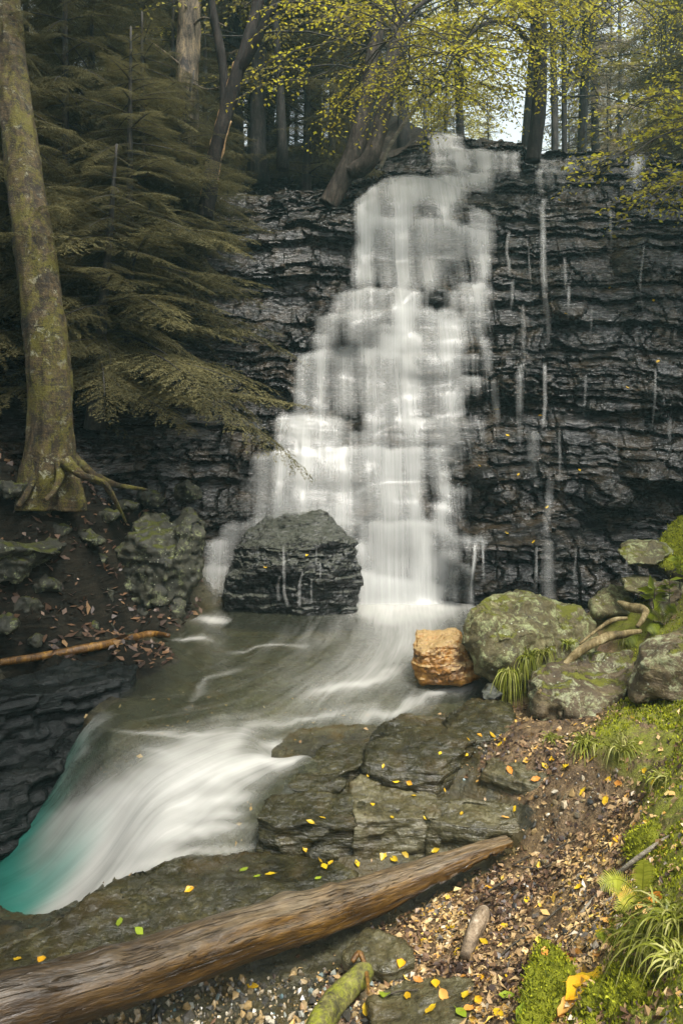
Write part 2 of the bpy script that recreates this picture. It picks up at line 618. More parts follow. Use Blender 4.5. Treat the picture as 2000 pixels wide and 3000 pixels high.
M['needles'] = leaf_material('hemlock needles', (.05, .046, .022), (.16, .142, .062), .35, .8, .1, tonew=.2)
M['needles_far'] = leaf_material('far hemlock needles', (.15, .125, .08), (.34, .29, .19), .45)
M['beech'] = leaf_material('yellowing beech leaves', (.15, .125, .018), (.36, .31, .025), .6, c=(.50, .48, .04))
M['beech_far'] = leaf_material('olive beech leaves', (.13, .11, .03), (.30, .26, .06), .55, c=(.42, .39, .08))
M['twig'] = bark_material('twig bark', (.02, .016, .012), (.06, .05, .035), (.13, .11, .08))

# ------------------------------------------------------------------ the setting: cliff of the falls
# every ledge lip as (u, v, distance): bottom to top, left to right
LEDGES = [
    [(-700, 1420, 7.0), (200, 1420, 8.6), (480, 1416, 9.35), (900, 1412, 9.5), (1100, 1412, 9.3), (1568, 1412, 9.1), (2600, 1412, 8.8)],
    [(-700, 1200, 7.2), (200, 1215, 8.9), (480, 1215, 9.75), (560, 1200, 9.8), (800, 1190, 9.75), (960, 1190, 9.75), (1040, 1215, 9.6), (1110, 1245, 9.45), (1430, 1250, 9.3), (1568, 1245, 9.3), (2600, 1245, 8.9)],
    [(-700, 1100, 7.4), (300, 1060, 9.3), (560, 1045, 10.1), (620, 1032, 10.15), (800, 1028, 10.2), (1060, 1030, 10.2), (1100, 1080, 9.95), (1568, 1120, 9.6), (2600, 1110, 9.1)],
    [(-700, 1000, 7.6), (300, 960, 9.7), (600, 965, 10.4), (700, 958, 10.45), (820, 975, 10.5), (920, 950, 10.5), (1100, 965, 10.45), (1250, 965, 10.2), (1568, 985, 9.9), (2600, 985, 9.3)],
    [(-700, 880, 7.8), (300, 860, 10.0), (600, 850, 10.7), (690, 803, 10.9), (820, 800, 10.95), (950, 815, 10.95), (1105, 818, 10.85), (1200, 822, 10.7), (1568, 852, 10.2), (2600, 870, 9.6)],
    [(-700, 800, 8.0), (300, 780, 10.3), (650, 760, 11.0), (740, 735, 11.1), (850, 722, 11.25), (950, 712, 11.25), (1120, 715, 11.15), (1250, 720, 11.0), (1568, 745, 10.5), (2600, 760, 9.9)],
    [(-700, 720, 8.3), (300, 690, 10.6), (700, 690, 11.3), (790, 665, 11.5), (900, 662, 11.6), (1000, 655, 11.6), (1120, 650, 11.45), (1250, 640, 11.3), (1568, 650, 10.8), (2600, 660, 10.2)],
    [(-700, 600, 8.6), (300, 570, 10.9), (700, 530, 11.6), (810, 488, 11.8), (900, 492, 11.85), (1000, 500, 11.9), (1060, 512, 11.85), (1130, 530, 11.8), (1250, 520, 11.7), (1568, 545, 11.2), (2600, 560, 10.5)],
    [(-700, 520, 9.0), (300, 520, 11.3), (700, 480, 12.0), (810, 462, 12.1), (900, 440, 12.4), (1000, 440, 12.4), (1060, 462, 12.3), (1130, 470, 12.2), (1300, 480, 12.0), (1568, 490, 11.6), (2600, 500, 10.9)],
    [(-700, 470, 9.6), (300, 480, 12.0), (700, 462, 12.6), (810, 450, 12.7), (880, 412, 12.9), (1000, 404, 13.0), (1060, 425, 13.0), (1130, 430, 12.9), (1300, 420, 12.6), (1568, 430, 12.2), (2600, 440, 11.5)],
    [(-700, 440, 10.4), (300, 450, 12.8), (700, 445, 13.3), (810, 430, 13.4), (900, 395, 13.6), (985, 372, 13.7), (1060, 368, 13.8), (1190, 372, 13.7), (1300, 385, 13.4), (1480, 388, 13.1), (1568, 400, 12.9), (2600, 405, 12.0)],
    [(-700, 420, 11.2), (300, 430, 13.6), (700, 425, 14.2), (810, 412, 14.4), (900, 372, 14.5), (980, 338, 14.5), (1060, 338, 14.5), (1190, 356, 14.4), (1300, 372, 14.0), (1480, 366, 13.7), (1568, 380, 13.5), (2600, 390, 12.8)],
    [(-700, 400, 12.2), (300, 410, 14.6), (700, 405, 15.4), (810, 392, 15.4), (900, 350, 15.3), (980, 312, 15.2), (1050, 306, 15.3), (1100, 318, 15.3), (1190, 340, 15.2), (1300, 352, 14.9), (1480, 352, 14.6), (1568, 365, 14.4), (2600, 375, 13.8)],
]
CX = np.concatenate([np.linspace(-9, -4.2, 70, endpoint=False), np.linspace(-4.2, 7.0, 690), np.linspace(7.05, 14, 90)])
NC = len(CX)


def _ledge(k):
    w = np.array([P(*q) for q in LEDGES[k]])
    i = np.argsort(w[:, 0])
    yy = np.interp(CX, w[i, 0], w[i, 1])
    zz = np.interp(CX, w[i, 0], w[i, 2])
    ker = np.ones(9) / 9
    pad = lambda a: np.convolve(np.pad(a, 4, 'edge'), ker, 'valid')
    yy, zz = pad(yy), pad(zz)
    far = sstep(2.6, 4.5, CX) + sstep(-.2, -1.5, CX)
    yy = yy + (.07 + .05 * far) * fbm(CX * 1.1, k * 7.3, octv=3, seed=3)
    zz = zz + (.045 + .05 * far) * fbm(CX * 1.3, k * 5.1, octv=4, seed=4)
    yy = yy + .06 * vnoise(np.floor(CX * 2.6 + k * 3.3) * 1.7, k * 9.1, seed=6)
    return yy, zz


ROWS_Y, ROWS_Z, ROW_T, ROW_K = [], [], [], []
_y, _z = _ledge(0)
for k in range(1, len(LEDGES)):
    y1, z1 = _ledge(k)
    z1 = np.maximum(z1, _z + .06)
    y1 = np.maximum(y1, _y + .04)
    lean = np.minimum(.10 + .10 * (1 + vnoise(CX * .9, k * 3.7, seed=9)), (y1 - _y) * .7)
    if k > 1:                                    # tread from the lip below back to the foot of this riser
        yb, zb = y1 - lean, _z + np.minimum(.24, (z1 - _z) * .42)
        for s_ in np.linspace(0, 1, 9)[:-1]:
            ROWS_Y.append(_y + (yb - _y) * s_); ROWS_Z.append(_z + (zb - _z) * s_); ROW_T.append(0); ROW_K.append(k)
    else:
        yb, zb = _y, _z - .25
    n = max(4, int(np.max(np.where((CX > -3) & (CX < 5), z1 - zb, 0)) / .019))
    for s_ in np.linspace(0, 1, n, endpoint=False):
        ROWS_Y.append(yb + (y1 - yb) * s_); ROWS_Z.append(zb + (z1 - zb) * s_); ROW_T.append(1); ROW_K.append(k)
    _y, _z = y1, z1
TOP_Y, TOP_Z = _y, _z
RY, RZ = np.array(ROWS_Y), np.array(ROWS_Z)
NR = len(RY)
RX = np.broadcast_to(CX[None], RY.shape)

# domes: rounded stones the water runs over (u, v, radius px, bulge m)
DOMES = [(845, 690, 26, .22), (885, 672, 22, .2), (1000, 675, 38, .32), (940, 690, 28, .2), (800, 760, 30, .2), (850, 752, 26, .2), (900, 740, 34, .2),
         (1110, 1095, 34, .3), (1150, 1130, 45, .22), (1040, 1120, 26, .25), (1020, 1165, 30, .25), (1470, 1090, 60, .35), (1400, 1130, 60, .25), (1060, 1300, 30, .28),
         (840, 985, 28, .2), (700, 960, 36, .16), (1170, 900, 40, .18), (870, 970, 20, .18), (1450, 600, 50, .2), (1300, 700, 50, .16)]


def strata_shift(x, z):
    """how far each thin bed of the shale stands out (+ towards the viewer)"""
    rs = np.random.RandomState(5)
    b = np.cumsum(rs.choice([.03, .045, .07, .12, .2, .34], 400, p=[.22, .24, .2, .16, .11, .07])) - 4
    zeta = z + .03 * x + .16 * fbm(x * .33, z * .55, octv=3, seed=11) + .014 * fbm(x * 5, z * 3, octv=3, seed=12)
    k = np.searchsorted(b, zeta)
    thick = b[np.clip(k, 0, len(b) - 1)] - b[np.clip(k - 1, 0, len(b) - 1)]
    frac = (zeta - b[np.clip(k - 1, 0, len(b) - 1)]) / np.maximum(thick, 1e-3)
    ln = .10 + .75 * hash01(k, seed=23) ** 1.6
    wx = x + .10 * fbm(x * 2.2, z * 5, octv=3, seed=26)
    cell = np.floor(wx / ln + hash01(k, seed=24) * 10)
    fx_ = wx / ln + hash01(k, seed=24) * 10 - cell
    h1 = vnoise(x * .7 + k * 17.3, k * 3.7, seed=22)
    h3 = hash01(k, cell + 1000, seed=25)
    kz = np.floor((zeta + .2 * fbm(x * .9, z * .9, octv=2, seed=33)) / .42)
    c2 = np.floor((wx + .2 * fbm(x * .8, z * 1.3, octv=2, seed=34)) / (.45 + .9 * hash01(kz, seed=35)) + hash01(kz, seed=36) * 7)
    h4 = hash01(kz, c2 + 77, seed=37)
    calm = .35 + .75 * sstep(-.45, .45, fbm(x * .6, z * 1.1, octv=2, seed=38))
    out = calm * (.08 * h1 + .15 * h3) + .21 * h4
    out = out - np.minimum(thick, .2) * (.25 + .6 * hash01(k, cell, seed=39)) * np.clip(frac, 0, 1) ** 2.2     # bed tops slope back
    out = out - .05 * calm * np.exp(-(np.minimum(fx_, 1 - fx_) * ln / .018) ** 2)                               # upright joints
    return out + .05 * fbm(x * 1.6, z * 2.2, octv=3, seed=27) + .02 * fbm(x * 9, z * 16, octv=3, seed=28)


amp = 1.0 - .35 * np.exp(-((RX - .9) / 1.3) ** 2)
D = strata_shift(RX, RZ) * amp
RYd = RY - D + .10
RZd = RZ + .02 * fbm(RX * 5, RY * 5, octv=3, seed=30)
_V = np.stack([RX, RYd, RZd], -1).reshape(-1, 3)
pu, pv = to_px(_V)
bulge = np.zeros(len(_V))
for (u_, v_, r_, a_) in DOMES:
    d2 = ((pu - u_) / r_) ** 2 + ((pv - v_) / (r_ * .75)) ** 2
    bulge = np.maximum(bulge, a_ * np.sqrt(np.clip(1 - d2, 0, 1)))
_V[:, 1] -= bulge
cliff = link('cliff', mesh_data('cliff', _V, [grid_faces(NR, NC)], M['cliff']))
tag(cliff, 'wet black layered shale cliff behind the waterfall', kind='structure')
CLIFF = _V.reshape(NR, NC, 3)

# ------------------------------------------------------------------ forest floor above the cliff, out to the horizon


def floor_z(x, y):
    x = np.asarray(x, float)
    y = np.asarray(y, float)
    yt = np.interp(x, CX, TOP_Y)
    zt = np.interp(x, CX, TOP_Z)
    d = np.maximum(y - yt, 0)
    right = sstep(.8, 3.6, x - .05 * d)
    up = 9 * (1 - np.exp(-d * .052)) + d * .05
    return zt + (1 - right) * up + right * (.012 * d) + .18 * fbm(x * .5, y * .5, octv=3, seed=41) * sstep(0, 2, d)


_far = np.concatenate([[0, .08], np.geomspace(.2, 420, 150)])
fx = np.concatenate([CX[::3][:-1], CX[-1:]])
rows = []
for i, d in enumerate(_far):
    spread = 1 + d * .06
    x = fx * spread
    y = np.interp(fx, CX, TOP_Y) + d
    z = np.interp(fx, CX, TOP_Z) if i == 0 else floor_z(x, y) + .08 * fbm(x * 2.2, y * 2.2, octv=4, seed=42)
    if i == 0:
        z = z - .05
    rows.append(np.stack([x, y, z], -1))
_FV = np.array(rows)
forest_floor = link('forest_floor', mesh_data('forest_floor', _FV.reshape(-1, 3), [grid_faces(len(_far), len(fx))], M['floor'], True))
tag(forest_floor, 'brown leaf covered forest floor above the falls', kind='structure')

# ------------------------------------------------------------------ stream bed and both banks
BED = [G(*q) for q in [
    (500, 1430, -.15), (700, 1450, -.12), (900, 1440, -.2), (1000, 1420, -.2), (600, 1550, -.08), (800, 1550, -.14), (950, 1600, -.15), (700, 1640, -.13), (600, 1640, -.12), (750, 1690, -.11), (620, 1700, -.17), (680, 1702, -.15), (650, 1728, -.18), (590, 1735, -.18), (850, 1670, -.09),
    (450, 1600, -.07), (330, 1640, -.04), (250, 1570, .0), (200, 1610, .02), (100, 1560, .06), (0, 1560, .14), (0, 1480, .36), (150, 1490, .15), (300, 1455, .06), (400, 1448, -.01), (-250, 1500, .6),
    (250, 1662, -.06), (400, 1682, -.07), (570, 1692, -.17), (700, 1712, -.16),
    (300, 1750, -.2), (450, 1765, -.17), (600, 1768, -.15), (650, 1800, -.14), (500, 1812, -.2), (380, 1838, -.24), (560, 1826, -.22), (540, 1935, -.46), (400, 1945, -.52), (300, 1905, -.52),
    (200, 1855, -.52), (100, 1855, -.78), (0, 1905, -1.0), (0, 1750, -.75), (150, 1765, -.55), (100, 2005, -1.0), (0, 2100, -1.15), (150, 2080, -1.0), (250, 1985, -.75), (-250, 2000, -1.3), (-250, 1780, -1.0), (-500, 2100, -1.4),
    (700, 1835, -.21), (900, 1830, -.2), (1080, 1856, -.2), (1170, 1862, -.17), (820, 1845, -.2), (900, 1720, -.03), (590, 1965, -.42), (450, 1995, -.42), (500, 2050, -.41), (700, 2000, -.40), (350, 2160, -.43), (900, 1975, -.40), (1100, 1955, -.37), (250, 2140, -.44), (100, 2200, -.46),
    (300, 2350, -.50), (600, 2300, -.50), (0, 2352, -.50), (-200, 2340, -.5), (800, 2250, -.44), (800, 2350, -.42), (1000, 2350, -.33), (1000, 2200, -.34), (1150, 2050, -.33), (1200, 2250, -.2), (1300, 2100, -.12), (1400, 1950, -.04),
    (1450, 1850, .08), (1300, 1900, -.1), (1400, 2300, .08), (700, 1930, -.38), (1000, 1940, -.36), (1180, 1880, -.2), (750, 1800, -.22), (900, 1790, -.19), (750, 1742, -.12), (850, 1700, -.07), (1000, 1700, -.02), (1000, 1650, -.02),
    (950, 1640, -.06), (1100, 1770, -.08), (1100, 1680, .04), (1200, 1700, .10), (1300, 1730, .14), (1400, 1760, .2), (1500, 1760, .3), (1568, 1700, .5), (1080, 1560, -.1)]]
BED += [P(*q) for q in [
    (100, 1090, 8.0), (0, 1150, 7.6), (200, 1240, 8.2), (80, 1300, 7.5), (0, 1350, 7.2), (250, 1180, 8.9), (150, 1425, 7.5), (350, 1200, 9.3), (-200, 1080, 7.6), (-400, 1150, 6.6), (450, 1200, 9.9), (0, 1000, 9.0), (200, 1050, 9.4), (-600, 1000, 9),
    (1240, 1625, 6.0), (1400, 1600, 6.0), (1500, 1490, 6.5), (1568, 1350, 7.2), (1350, 1410, 7.6), (1250, 1430, 8.2), (1500, 1400, 8.6), (1800, 1200, 6.8), (1800, 1600, 4.5), (1750, 1800, 3.0), (1568, 2260, 2.45), (1500, 2345, 2.42), (1750, 2300, 2.0), (2200, 1300, 4.5), (2300, 1800, 2.2),
    (2200, 1100, 8.0), (700, 1412, 9.6), (900, 1412, 9.7), (1568, 1412, 9.4)]]
BED += [np.array(q, float) for q in [(-1.5, 1.6, -.45), (0, 1.6, -.25), (1, 1.5, .15), (2.2, 1.2, .8), (-3, 2.0, -.9), (0, .2, .2), (-3, .2, .0), (3, .2, 1.0), (-5, 3, -1.4), (-5.5, 5, -.6), (-6.5, 6.5, 2), (-7, 9, 4.4), (6, 5, 4), (7, 8, 4.6)]]
BED = np.array(BED)
bed_rbf = Rbf(BED[:, :2], BED[:, 2], .05)

_soil_line = [(1400, 1330), (1560, 1170), (1650, 1130), (1700, 1120), (1760, 1100), (1800, 1130), (1850, 1230), (1950, 1190), (2000, 1130), (2060, 1000), (2150, 870), (2250, 760), (2352, 700), (2700, 300)]
# moss lines of the right bank
_moss_line = [(1400, 1340), (1500, 1430), (1640, 1400), (1700, 1330), (1760, 1400), (1820, 1470), (2000, 1440), (2080, 1440), (2180, 1420), (2260, 1330), (2352, 1290), (2800, 1200)]


def bed_z(X, Y, full=False):
    """height of the bed at plan points; with masks when full"""
    X = np.asarray(X, float)
    Y = np.asarray(Y, float)
    z = bed_rbf(np.stack([X, Y], -1))
    u = U0 + X * FPX / np.maximum(Y, .5)
    v = VH - (z - EYE) * FPX / np.maximum(Y, .5)
    soil = sstep(-70, 70, u - np.interp(v, *zip(*_soil_line)))
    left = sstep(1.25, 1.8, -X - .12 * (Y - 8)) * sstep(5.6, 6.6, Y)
    moss = sstep(-25, 45, u - np.interp(v, *zip(*_moss_line)))
    rock = 1 - np.maximum(soil, left * .8)
    w = .05 * fbm(X * 1.3, Y * 1.3, octv=3, seed=51)
    step = .075
    q = (z + w + .03 * X) / step
    fr = q - np.floor(q)
    zt = (np.floor(q) + sstep(.62, 1.0, fr)) * step - w * .6 - .03 * X
    z2 = z + (zt - z) * rock * .7 - .03 * rock
    z2 = z2 + rock * (.012 * fbm(X * 6, Y * 9, octv=4, seed=52) + .006 * fbm(X * 30, Y * 30, octv=2, seed=53))
    z2 = z2 + soil * (.022 * fbm(X * 5, Y * 5, octv=4, seed=54) + .008 * fbm(X * 38, Y * 38, octv=2, seed=55))
    z2 = z2 + moss * .035 * np.abs(fbm(X * 7, Y * 7, octv=3, seed=56))
    z2 = z2 + left * .16 * fbm(X * 2.3, Y * 2.3, octv=4, seed=57)
    return (z2, soil, moss, left) if full else z2


_yr = np.geomspace(1.0, 10.3, 560)
_tc = np.concatenate([np.linspace(-1.15, -.56, 70, endpoint=False), np.linspace(-.56, .56, 520), np.linspace(.57, 1.15, 70)])
BX = (_yr[:, None] * _tc[None])
BY = np.broadcast_to(_yr[:, None], BX.shape)
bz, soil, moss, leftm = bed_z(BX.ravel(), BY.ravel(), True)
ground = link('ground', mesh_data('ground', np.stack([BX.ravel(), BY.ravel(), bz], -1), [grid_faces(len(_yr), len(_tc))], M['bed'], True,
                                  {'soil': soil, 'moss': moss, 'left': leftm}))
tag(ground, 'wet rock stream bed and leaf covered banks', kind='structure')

# ------------------------------------------------------------------ water


def fall_material(name, tint=(.60, .60, .57), fine=1.0):
    t = Mt(name)
    fl = t.attr('flow', 'Vector')
    a = t.noise(t.sc(fl, (7, .35, 1)), 1.0, 3, .55, .1)
    b = t.noise(t.sc(fl, (34 * fine, .5, 1)), 1.0, 3, .6)
    c = t.noise(t.sc(fl, (90 * fine, 1.2, 1)), 1.0, 2, .6)
    s_ = t.math('ADD', t.math('ADD', t.math('MULTIPLY', a, .5), t.math('MULTIPLY', b, .34)), t.math('MULTIPLY', c, .16))
    al = t.math('ADD', t.attr('dens'), t.math('MULTIPLY', t.math('SUBTRACT', s_, .5), t.attr('streak')))
    al = t.ramp(al, [(.05, 0.0), (.4, .26), (.75, .66), (1.05, .95)])
    al = t.math('MULTIPLY', al, t.ramp(t.attr('dens'), [(0.0, 0.0), (.08, 1.0)]))
    # aerated water scatters light in its depth: its shade hardly follows the facing of the sheet
    vm = t.n('VectorMath', operation='SCALE')
    t.put(vm.inputs[0], t.n('NewGeometry').outputs['Normal'])
    vm.inputs['Scale'].default_value = .35
    va = t.n('VectorMath', operation='ADD')
    t.put(va.inputs[0], vm.outputs[0])
    va.inputs[1].default_value = (.08, -.62, .45)
    vn = t.n('VectorMath', operation='NORMALIZE')
    t.put(vn.inputs[0], va.outputs[0])
    d = t.n('BsdfDiffuse')
    t.put(d.inputs[0], tint)
    t.put(d.inputs['Normal'], vn.outputs[0])
    tr = t.n('BsdfTranslucent')
    t.put(tr.inputs[0], tint)
    sh = t.mixsh(.2, d.outputs[0], tr.outputs[0])
    gl = t.n('BsdfGlossy')
    gl.inputs['Roughness'].default_value = .35
    sh = t.mixsh(.05, sh, gl.outputs[0])
    return t.done(t.mixsh(al, t.n('BsdfTransparent').outputs[0], sh))


M['fall'] = fall_material('silky falling water')


def box_filter(a, k, axis):
    if k < 1:
        return a
    pad = [(0, 0)] * a.ndim
    pad[axis] = (k, k)
    c = np.cumsum(np.pad(np.pad(a, pad, 'edge'), [(1, 0) if i == axis else (0, 0) for i in range(a.ndim)]), axis=axis)
    n = a.shape[axis]
    sl = lambda s0: tuple(slice(s0, s0 + n) if i == axis else slice(None) for i in range(a.ndim))
    return (c[sl(2 * k + 1)] - c[sl(0)]) / (2 * k + 1)


def min_filter(a, k, axis):
    out = a.copy()
    for s_ in range(1, k + 1):
        for d in (-s_, s_):
            b = np.roll(a, d, axis)
            idx = [slice(None)] * a.ndim
            idx[axis] = slice(0, d) if d > 0 else slice(d, None)
            b[tuple(idx)] = a[tuple(idx)]
            out = np.minimum(out, b)
    return out


WY = min_filter(min_filter(CLIFF[:, :, 1], 7, 0), 5, 1)
WY = box_filter(box_filter(box_filter(box_filter(WY, 5, 0), 6, 1), 4, 0), 5, 1)
WZ = box_filter(CLIFF[:, :, 2], 3, 0)
_arc = np.cumsum(np.hypot(np.diff(RY, axis=0, prepend=RY[:1]), np.diff(RZ, axis=0, prepend=RZ[:1])), axis=0)
# lips: where a tread turns into the riser below it
_lip = np.zeros(NR)
for i in range(1, NR):
    if ROW_T[i] == 0 and ROW_T[i - 1] == 1:
        for d_ in range(-14, 8):
            if 0 <= i + d_ < NR:
                _lip[i + d_] = max(_lip[i + d_], math.exp(-(d_ / (6.0 if d_ < 0 else 3.0)) ** 2))

# the veils of the fall, traced ledge by ledge: left, right, top at left, top at right, foot, density at the lip, density at the foot
# (measured on an enlargement: u = 506 + .499 x, v = 276 + .499 y)
VEILS = [(965, 1020, 55, 60, 220, .5, .35), (1000, 1110, 60, 70, 150, .85, .5), (1060, 1120, 130, 130, 235, .9, .8), (1110, 1270, 135, 150, 240, .3, .3), (1180, 1240, 140, 145, 235, .9, .9), (1270, 1380, 150, 150, 225, .15, .1), (1300, 1320, 150, 150, 228, .8, .6), (1350, 1375, 150, 150, 225, .75, .5), (1100, 1260, 235, 240, 305, .85, .85), (970, 1060, 165, 165, 220, .4, .35), (1470, 1567, 180, 185, 300, .3, .22),
         (760, 1130, 258, 258, 360, .8, .85), (612, 770, 380, 265, 470, .75, .9), (770, 930, 300, 300, 460, .85, .9), (930, 1110, 345, 355, 455, .3, .45), (1000, 1060, 345, 350, 455, .6, .6), (1140, 1240, 380, 440, 520, .6, .6),
         (612, 700, 378, 440, 745, .75, .45), (630, 690, 390, 440, 745, .92, .75), (690, 830, 440, 445, 745, .66, .36), (800, 880, 445, 445, 785, .97, .85), (880, 1010, 450, 450, 760, .74, .36), (1000, 1100, 455, 460, 640, .58, .22), (1080, 1160, 480, 500, 600, .62, .28), (1150, 1240, 500, 520, 640, .8, .7), (1180, 1235, 615, 620, 745, .85, .8), (930, 990, 640, 640, 770, .5, .4), (1000, 1140, 620, 590, 650, .32, .12), (612, 1240, 450, 480, 765, .22, .16),
         (525, 640, 805, 780, 900, .6, .5), (600, 770, 775, 775, 900, .8, .5), (770, 890, 775, 775, 920, .9, .95), (860, 960, 800, 790, 880, .5, .6), (1040, 1120, 790, 790, 860, .35, .4), (1110, 1240, 755, 750, 870, .85, .6), (440, 560, 905, 890, 1050, .55, .5), (415, 520, 990, 985, 1060, .5, .5), (560, 760, 880, 880, 1050, .5, .45), (700, 860, 950, 930, 1060, .6, .7), (730, 940, 985, 985, 1070, .9, .95), (780, 900, 850, 850, 990, .9, .95), (900, 1120, 870, 880, 1070, .68, .55), (1010, 1130, 915, 915, 1075, .62, .42), (1120, 1250, 880, 880, 1040, .45, .15),
         (340, 640, 1080, 1045, 1345, .3, .2), (350, 372, 1085, 1080, 1335, .6, .4), (560, 590, 1048, 1046, 1345, .6, .35), (340, 430, 1090, 1070, 1330, .5, .25), (430, 500, 1060, 1050, 1350, .85, .6), (520, 640, 1050, 1045, 1340, .55, .2), (640, 740, 1045, 1060, 1350, .86, .62), (730, 820, 1065, 1070, 1370, .72, .5), (800, 930, 1070, 1070, 1400, .98, .8), (930, 1010, 1070, 1070, 1360, .66, .36), (1000, 1110, 1075, 1075, 1340, .72, .45), (1110, 1195, 1080, 1090, 1180, .45, .12), (1100, 1200, 1180, 1180, 1280, .75, .12), (1010, 1110, 1260, 1255, 1345, .62, .42),
         (230, 600, 1368, 1375, 1505, .35, .3), (440, 480, 1358, 1362, 1505, .7, .5), (240, 400, 1365, 1355, 1500, .55, .4), (320, 420, 1355, 1350, 1500, .82, .7), (400, 590, 1355, 1380, 1500, .62, .3), (590, 680, 1430, 1430, 1500, .55, .42), (655, 760, 1365, 1365, 1500, .86, .5), (760, 870, 1370, 1375, 1500, .5, .4), (850, 930, 1375, 1370, 1500, .82, .6), (930, 1010, 1370, 1360, 1500, .56, .45), (1000, 1120, 1350, 1340, 1500, .62, .45), (1110, 1215, 1390, 1380, 1510, .22, .15),
         (220, 335, 1522, 1512, 1840, .66, .26), (150, 235, 1560, 1540, 1840, .4, .18), (320, 430, 1512, 1512, 1840, .72, .26), (410, 530, 1512, 1512, 1840, .7, .3), (505, 645, 1510, 1505, 1840, .7, .28), (625, 740, 1505, 1505, 1850, .88, .5), (255, 285, 1516, 1514, 1840, .7, .4), (372, 396, 1512, 1512, 1840, .7, .45), (560, 585, 1508, 1508, 1840, .75, .5), (150, 640, 1530, 1505, 1850, .3, .22), (720, 870, 1505, 1505, 1850, .96, .72), (860, 930, 1505, 1505, 1850, .9, .8), (930, 1060, 1510, 1510, 1700, .75, .4), (1060, 1160, 1530, 1520, 1620, .35, .08), (110, 170, 1640, 1640, 1830, .22, .12),
         (1010, 1065, 1610, 1610, 1700, .85, .7), (990, 1080, 1680, 1680, 1780, .75, .6), (1060, 1150, 1700, 1695, 1750, .55, .25), (960, 1060, 1760, 1760, 1900, .8, .7), (1060, 1130, 1760, 1760, 1900, .28, .18), (1010, 1090, 1880, 1880, 1990, .6, .4),
         (-20, 230, 1880, 1825, 1960, .5, .35), (440, 600, 1775, 1775, 1850, .4, .4), (480, 640, 1830, 1840, 2000, .62, .5), (640, 870, 1850, 1850, 2200, .86, .74), (840, 1000, 1840, 1850, 2200, 1, .9), (900, 1000, 1900, 1930, 2180, 1, .85), (600, 680, 1950, 1950, 2060, .7, .5), (610, 800, 2060, 2120, 2290, 1, 1), (740, 1030, 2100, 2150, 2290, 1, 1.05), (1000, 1100, 1995, 1990, 2180, .7, .3), (1080, 1220, 1920, 1915, 1990, .5, .22), (1030, 1100, 2070, 2080, 2200, .28, .18), (1130, 1160, 2050, 2050, 2230, .75, .5), (1010, 1050, 2010, 2010, 2170, .85, .6), (1200, 1222, 1915, 1915, 2000, .6, .3),
         (-70, 40, 1940, 1935, 2070, .9, .7), (-100, 60, 2055, 2060, 2340, .78, .5)]


_vr = np.random.RandomState(4)
for x_ in np.arange(968, 1385, 21.0):                    # the upper tier falls in separate threads
    t_ = np.interp(x_, [968, 1015, 1060, 1120, 1180, 1240, 1300, 1380], [62, 62, 120, 136, 140, 146, 150, 152])
    VEILS.append((x_, x_ + _vr.uniform(6, 16), t_ + _vr.uniform(-6, 6), t_ + _vr.uniform(-6, 6), 232 + _vr.uniform(-25, 6), _vr.uniform(.35, .95), _vr.uniform(.2, .8)))


def veil_density(u, v):
    x, y = (u - 506) / .499, (v - 276) / .499
    wob = 16 * vnoise(x * .012, y * .004, seed=151) + 9 * vnoise(x * .03, y * .02, seed=153)
    clear = np.ones(len(u))
    for i, (x0, x1, t0, t1, yb, d0, d1) in enumerate(VEILS):
        w = (x > x0 - 60) & (x < x1 + 60) & (y > min(t0, t1) - 30) & (y < yb + 80)
        if not w.any():
            continue
        xx, yy = x[w] + wob[w], y[w]
        f = np.clip((xx - x0) / (x1 - x0), 0, 1)
        top = t0 + (t1 - t0) * f + 9 * vnoise(xx * .03, i * 3.1, seed=152)
        t_ = np.clip((yy - top) / (yb - top), 0, 1)
        wd = x1 - x0
        so, si = min(30, 6 + wd * .2), min(55, wd * .38)
        e = d0 + (d1 - d0) * t_ ** .7 + .10 * np.exp(-np.maximum(yy - top, 0) / 22)
        e = e * sstep(-12, 9, yy - top) * sstep(55, -35, yy - yb) * sstep(-so, si, xx - x0) * sstep(-so, si, x1 - xx)
        clear[w] *= 1 - np.clip(e, 0, 1.05) * .88
    return 1.12 * (1 - np.clip(clear, 0, 1))


def fall_sheet(name, off, seed, gain, label):
    V = np.stack([RX, WY - off, WZ + .02], -1)
    Vf = V.reshape(-1, 3).copy()
    u, v = to_px(Vf)
    d = veil_density(u, v).reshape(NR, NC)
    d = box_filter(box_filter(d, 1, 0), 3, 1).ravel()
    st = .85 + .35 * (1 - np.clip(d, 0, 1))
    keep = d > .015
    d = d * gain
    F = grid_faces(NR, NC)
    F = F[keep[F].any(1)]
    used = np.unique(F)
    m = np.full(len(Vf), -1)
    m[used] = np.arange(len(used))
    flow = np.stack([Vf[:, 0] + seed * 3.1, -_arc.reshape(-1), np.zeros(len(Vf))], -1)
    me = mesh_data(name, Vf[used], [m[F]], M['fall'], True, {'dens': d[used], 'streak': st[used], 'flow': flow[used]})
    return tag(link(name, me), label, kind='structure')


fall_sheet('waterfall', .03, 61, .69, 'white veil of water stepping down the black cliff')
fall_sheet('waterfall_spray', .07, 67, .36, 'thin outer veil of water in front of the waterfall')

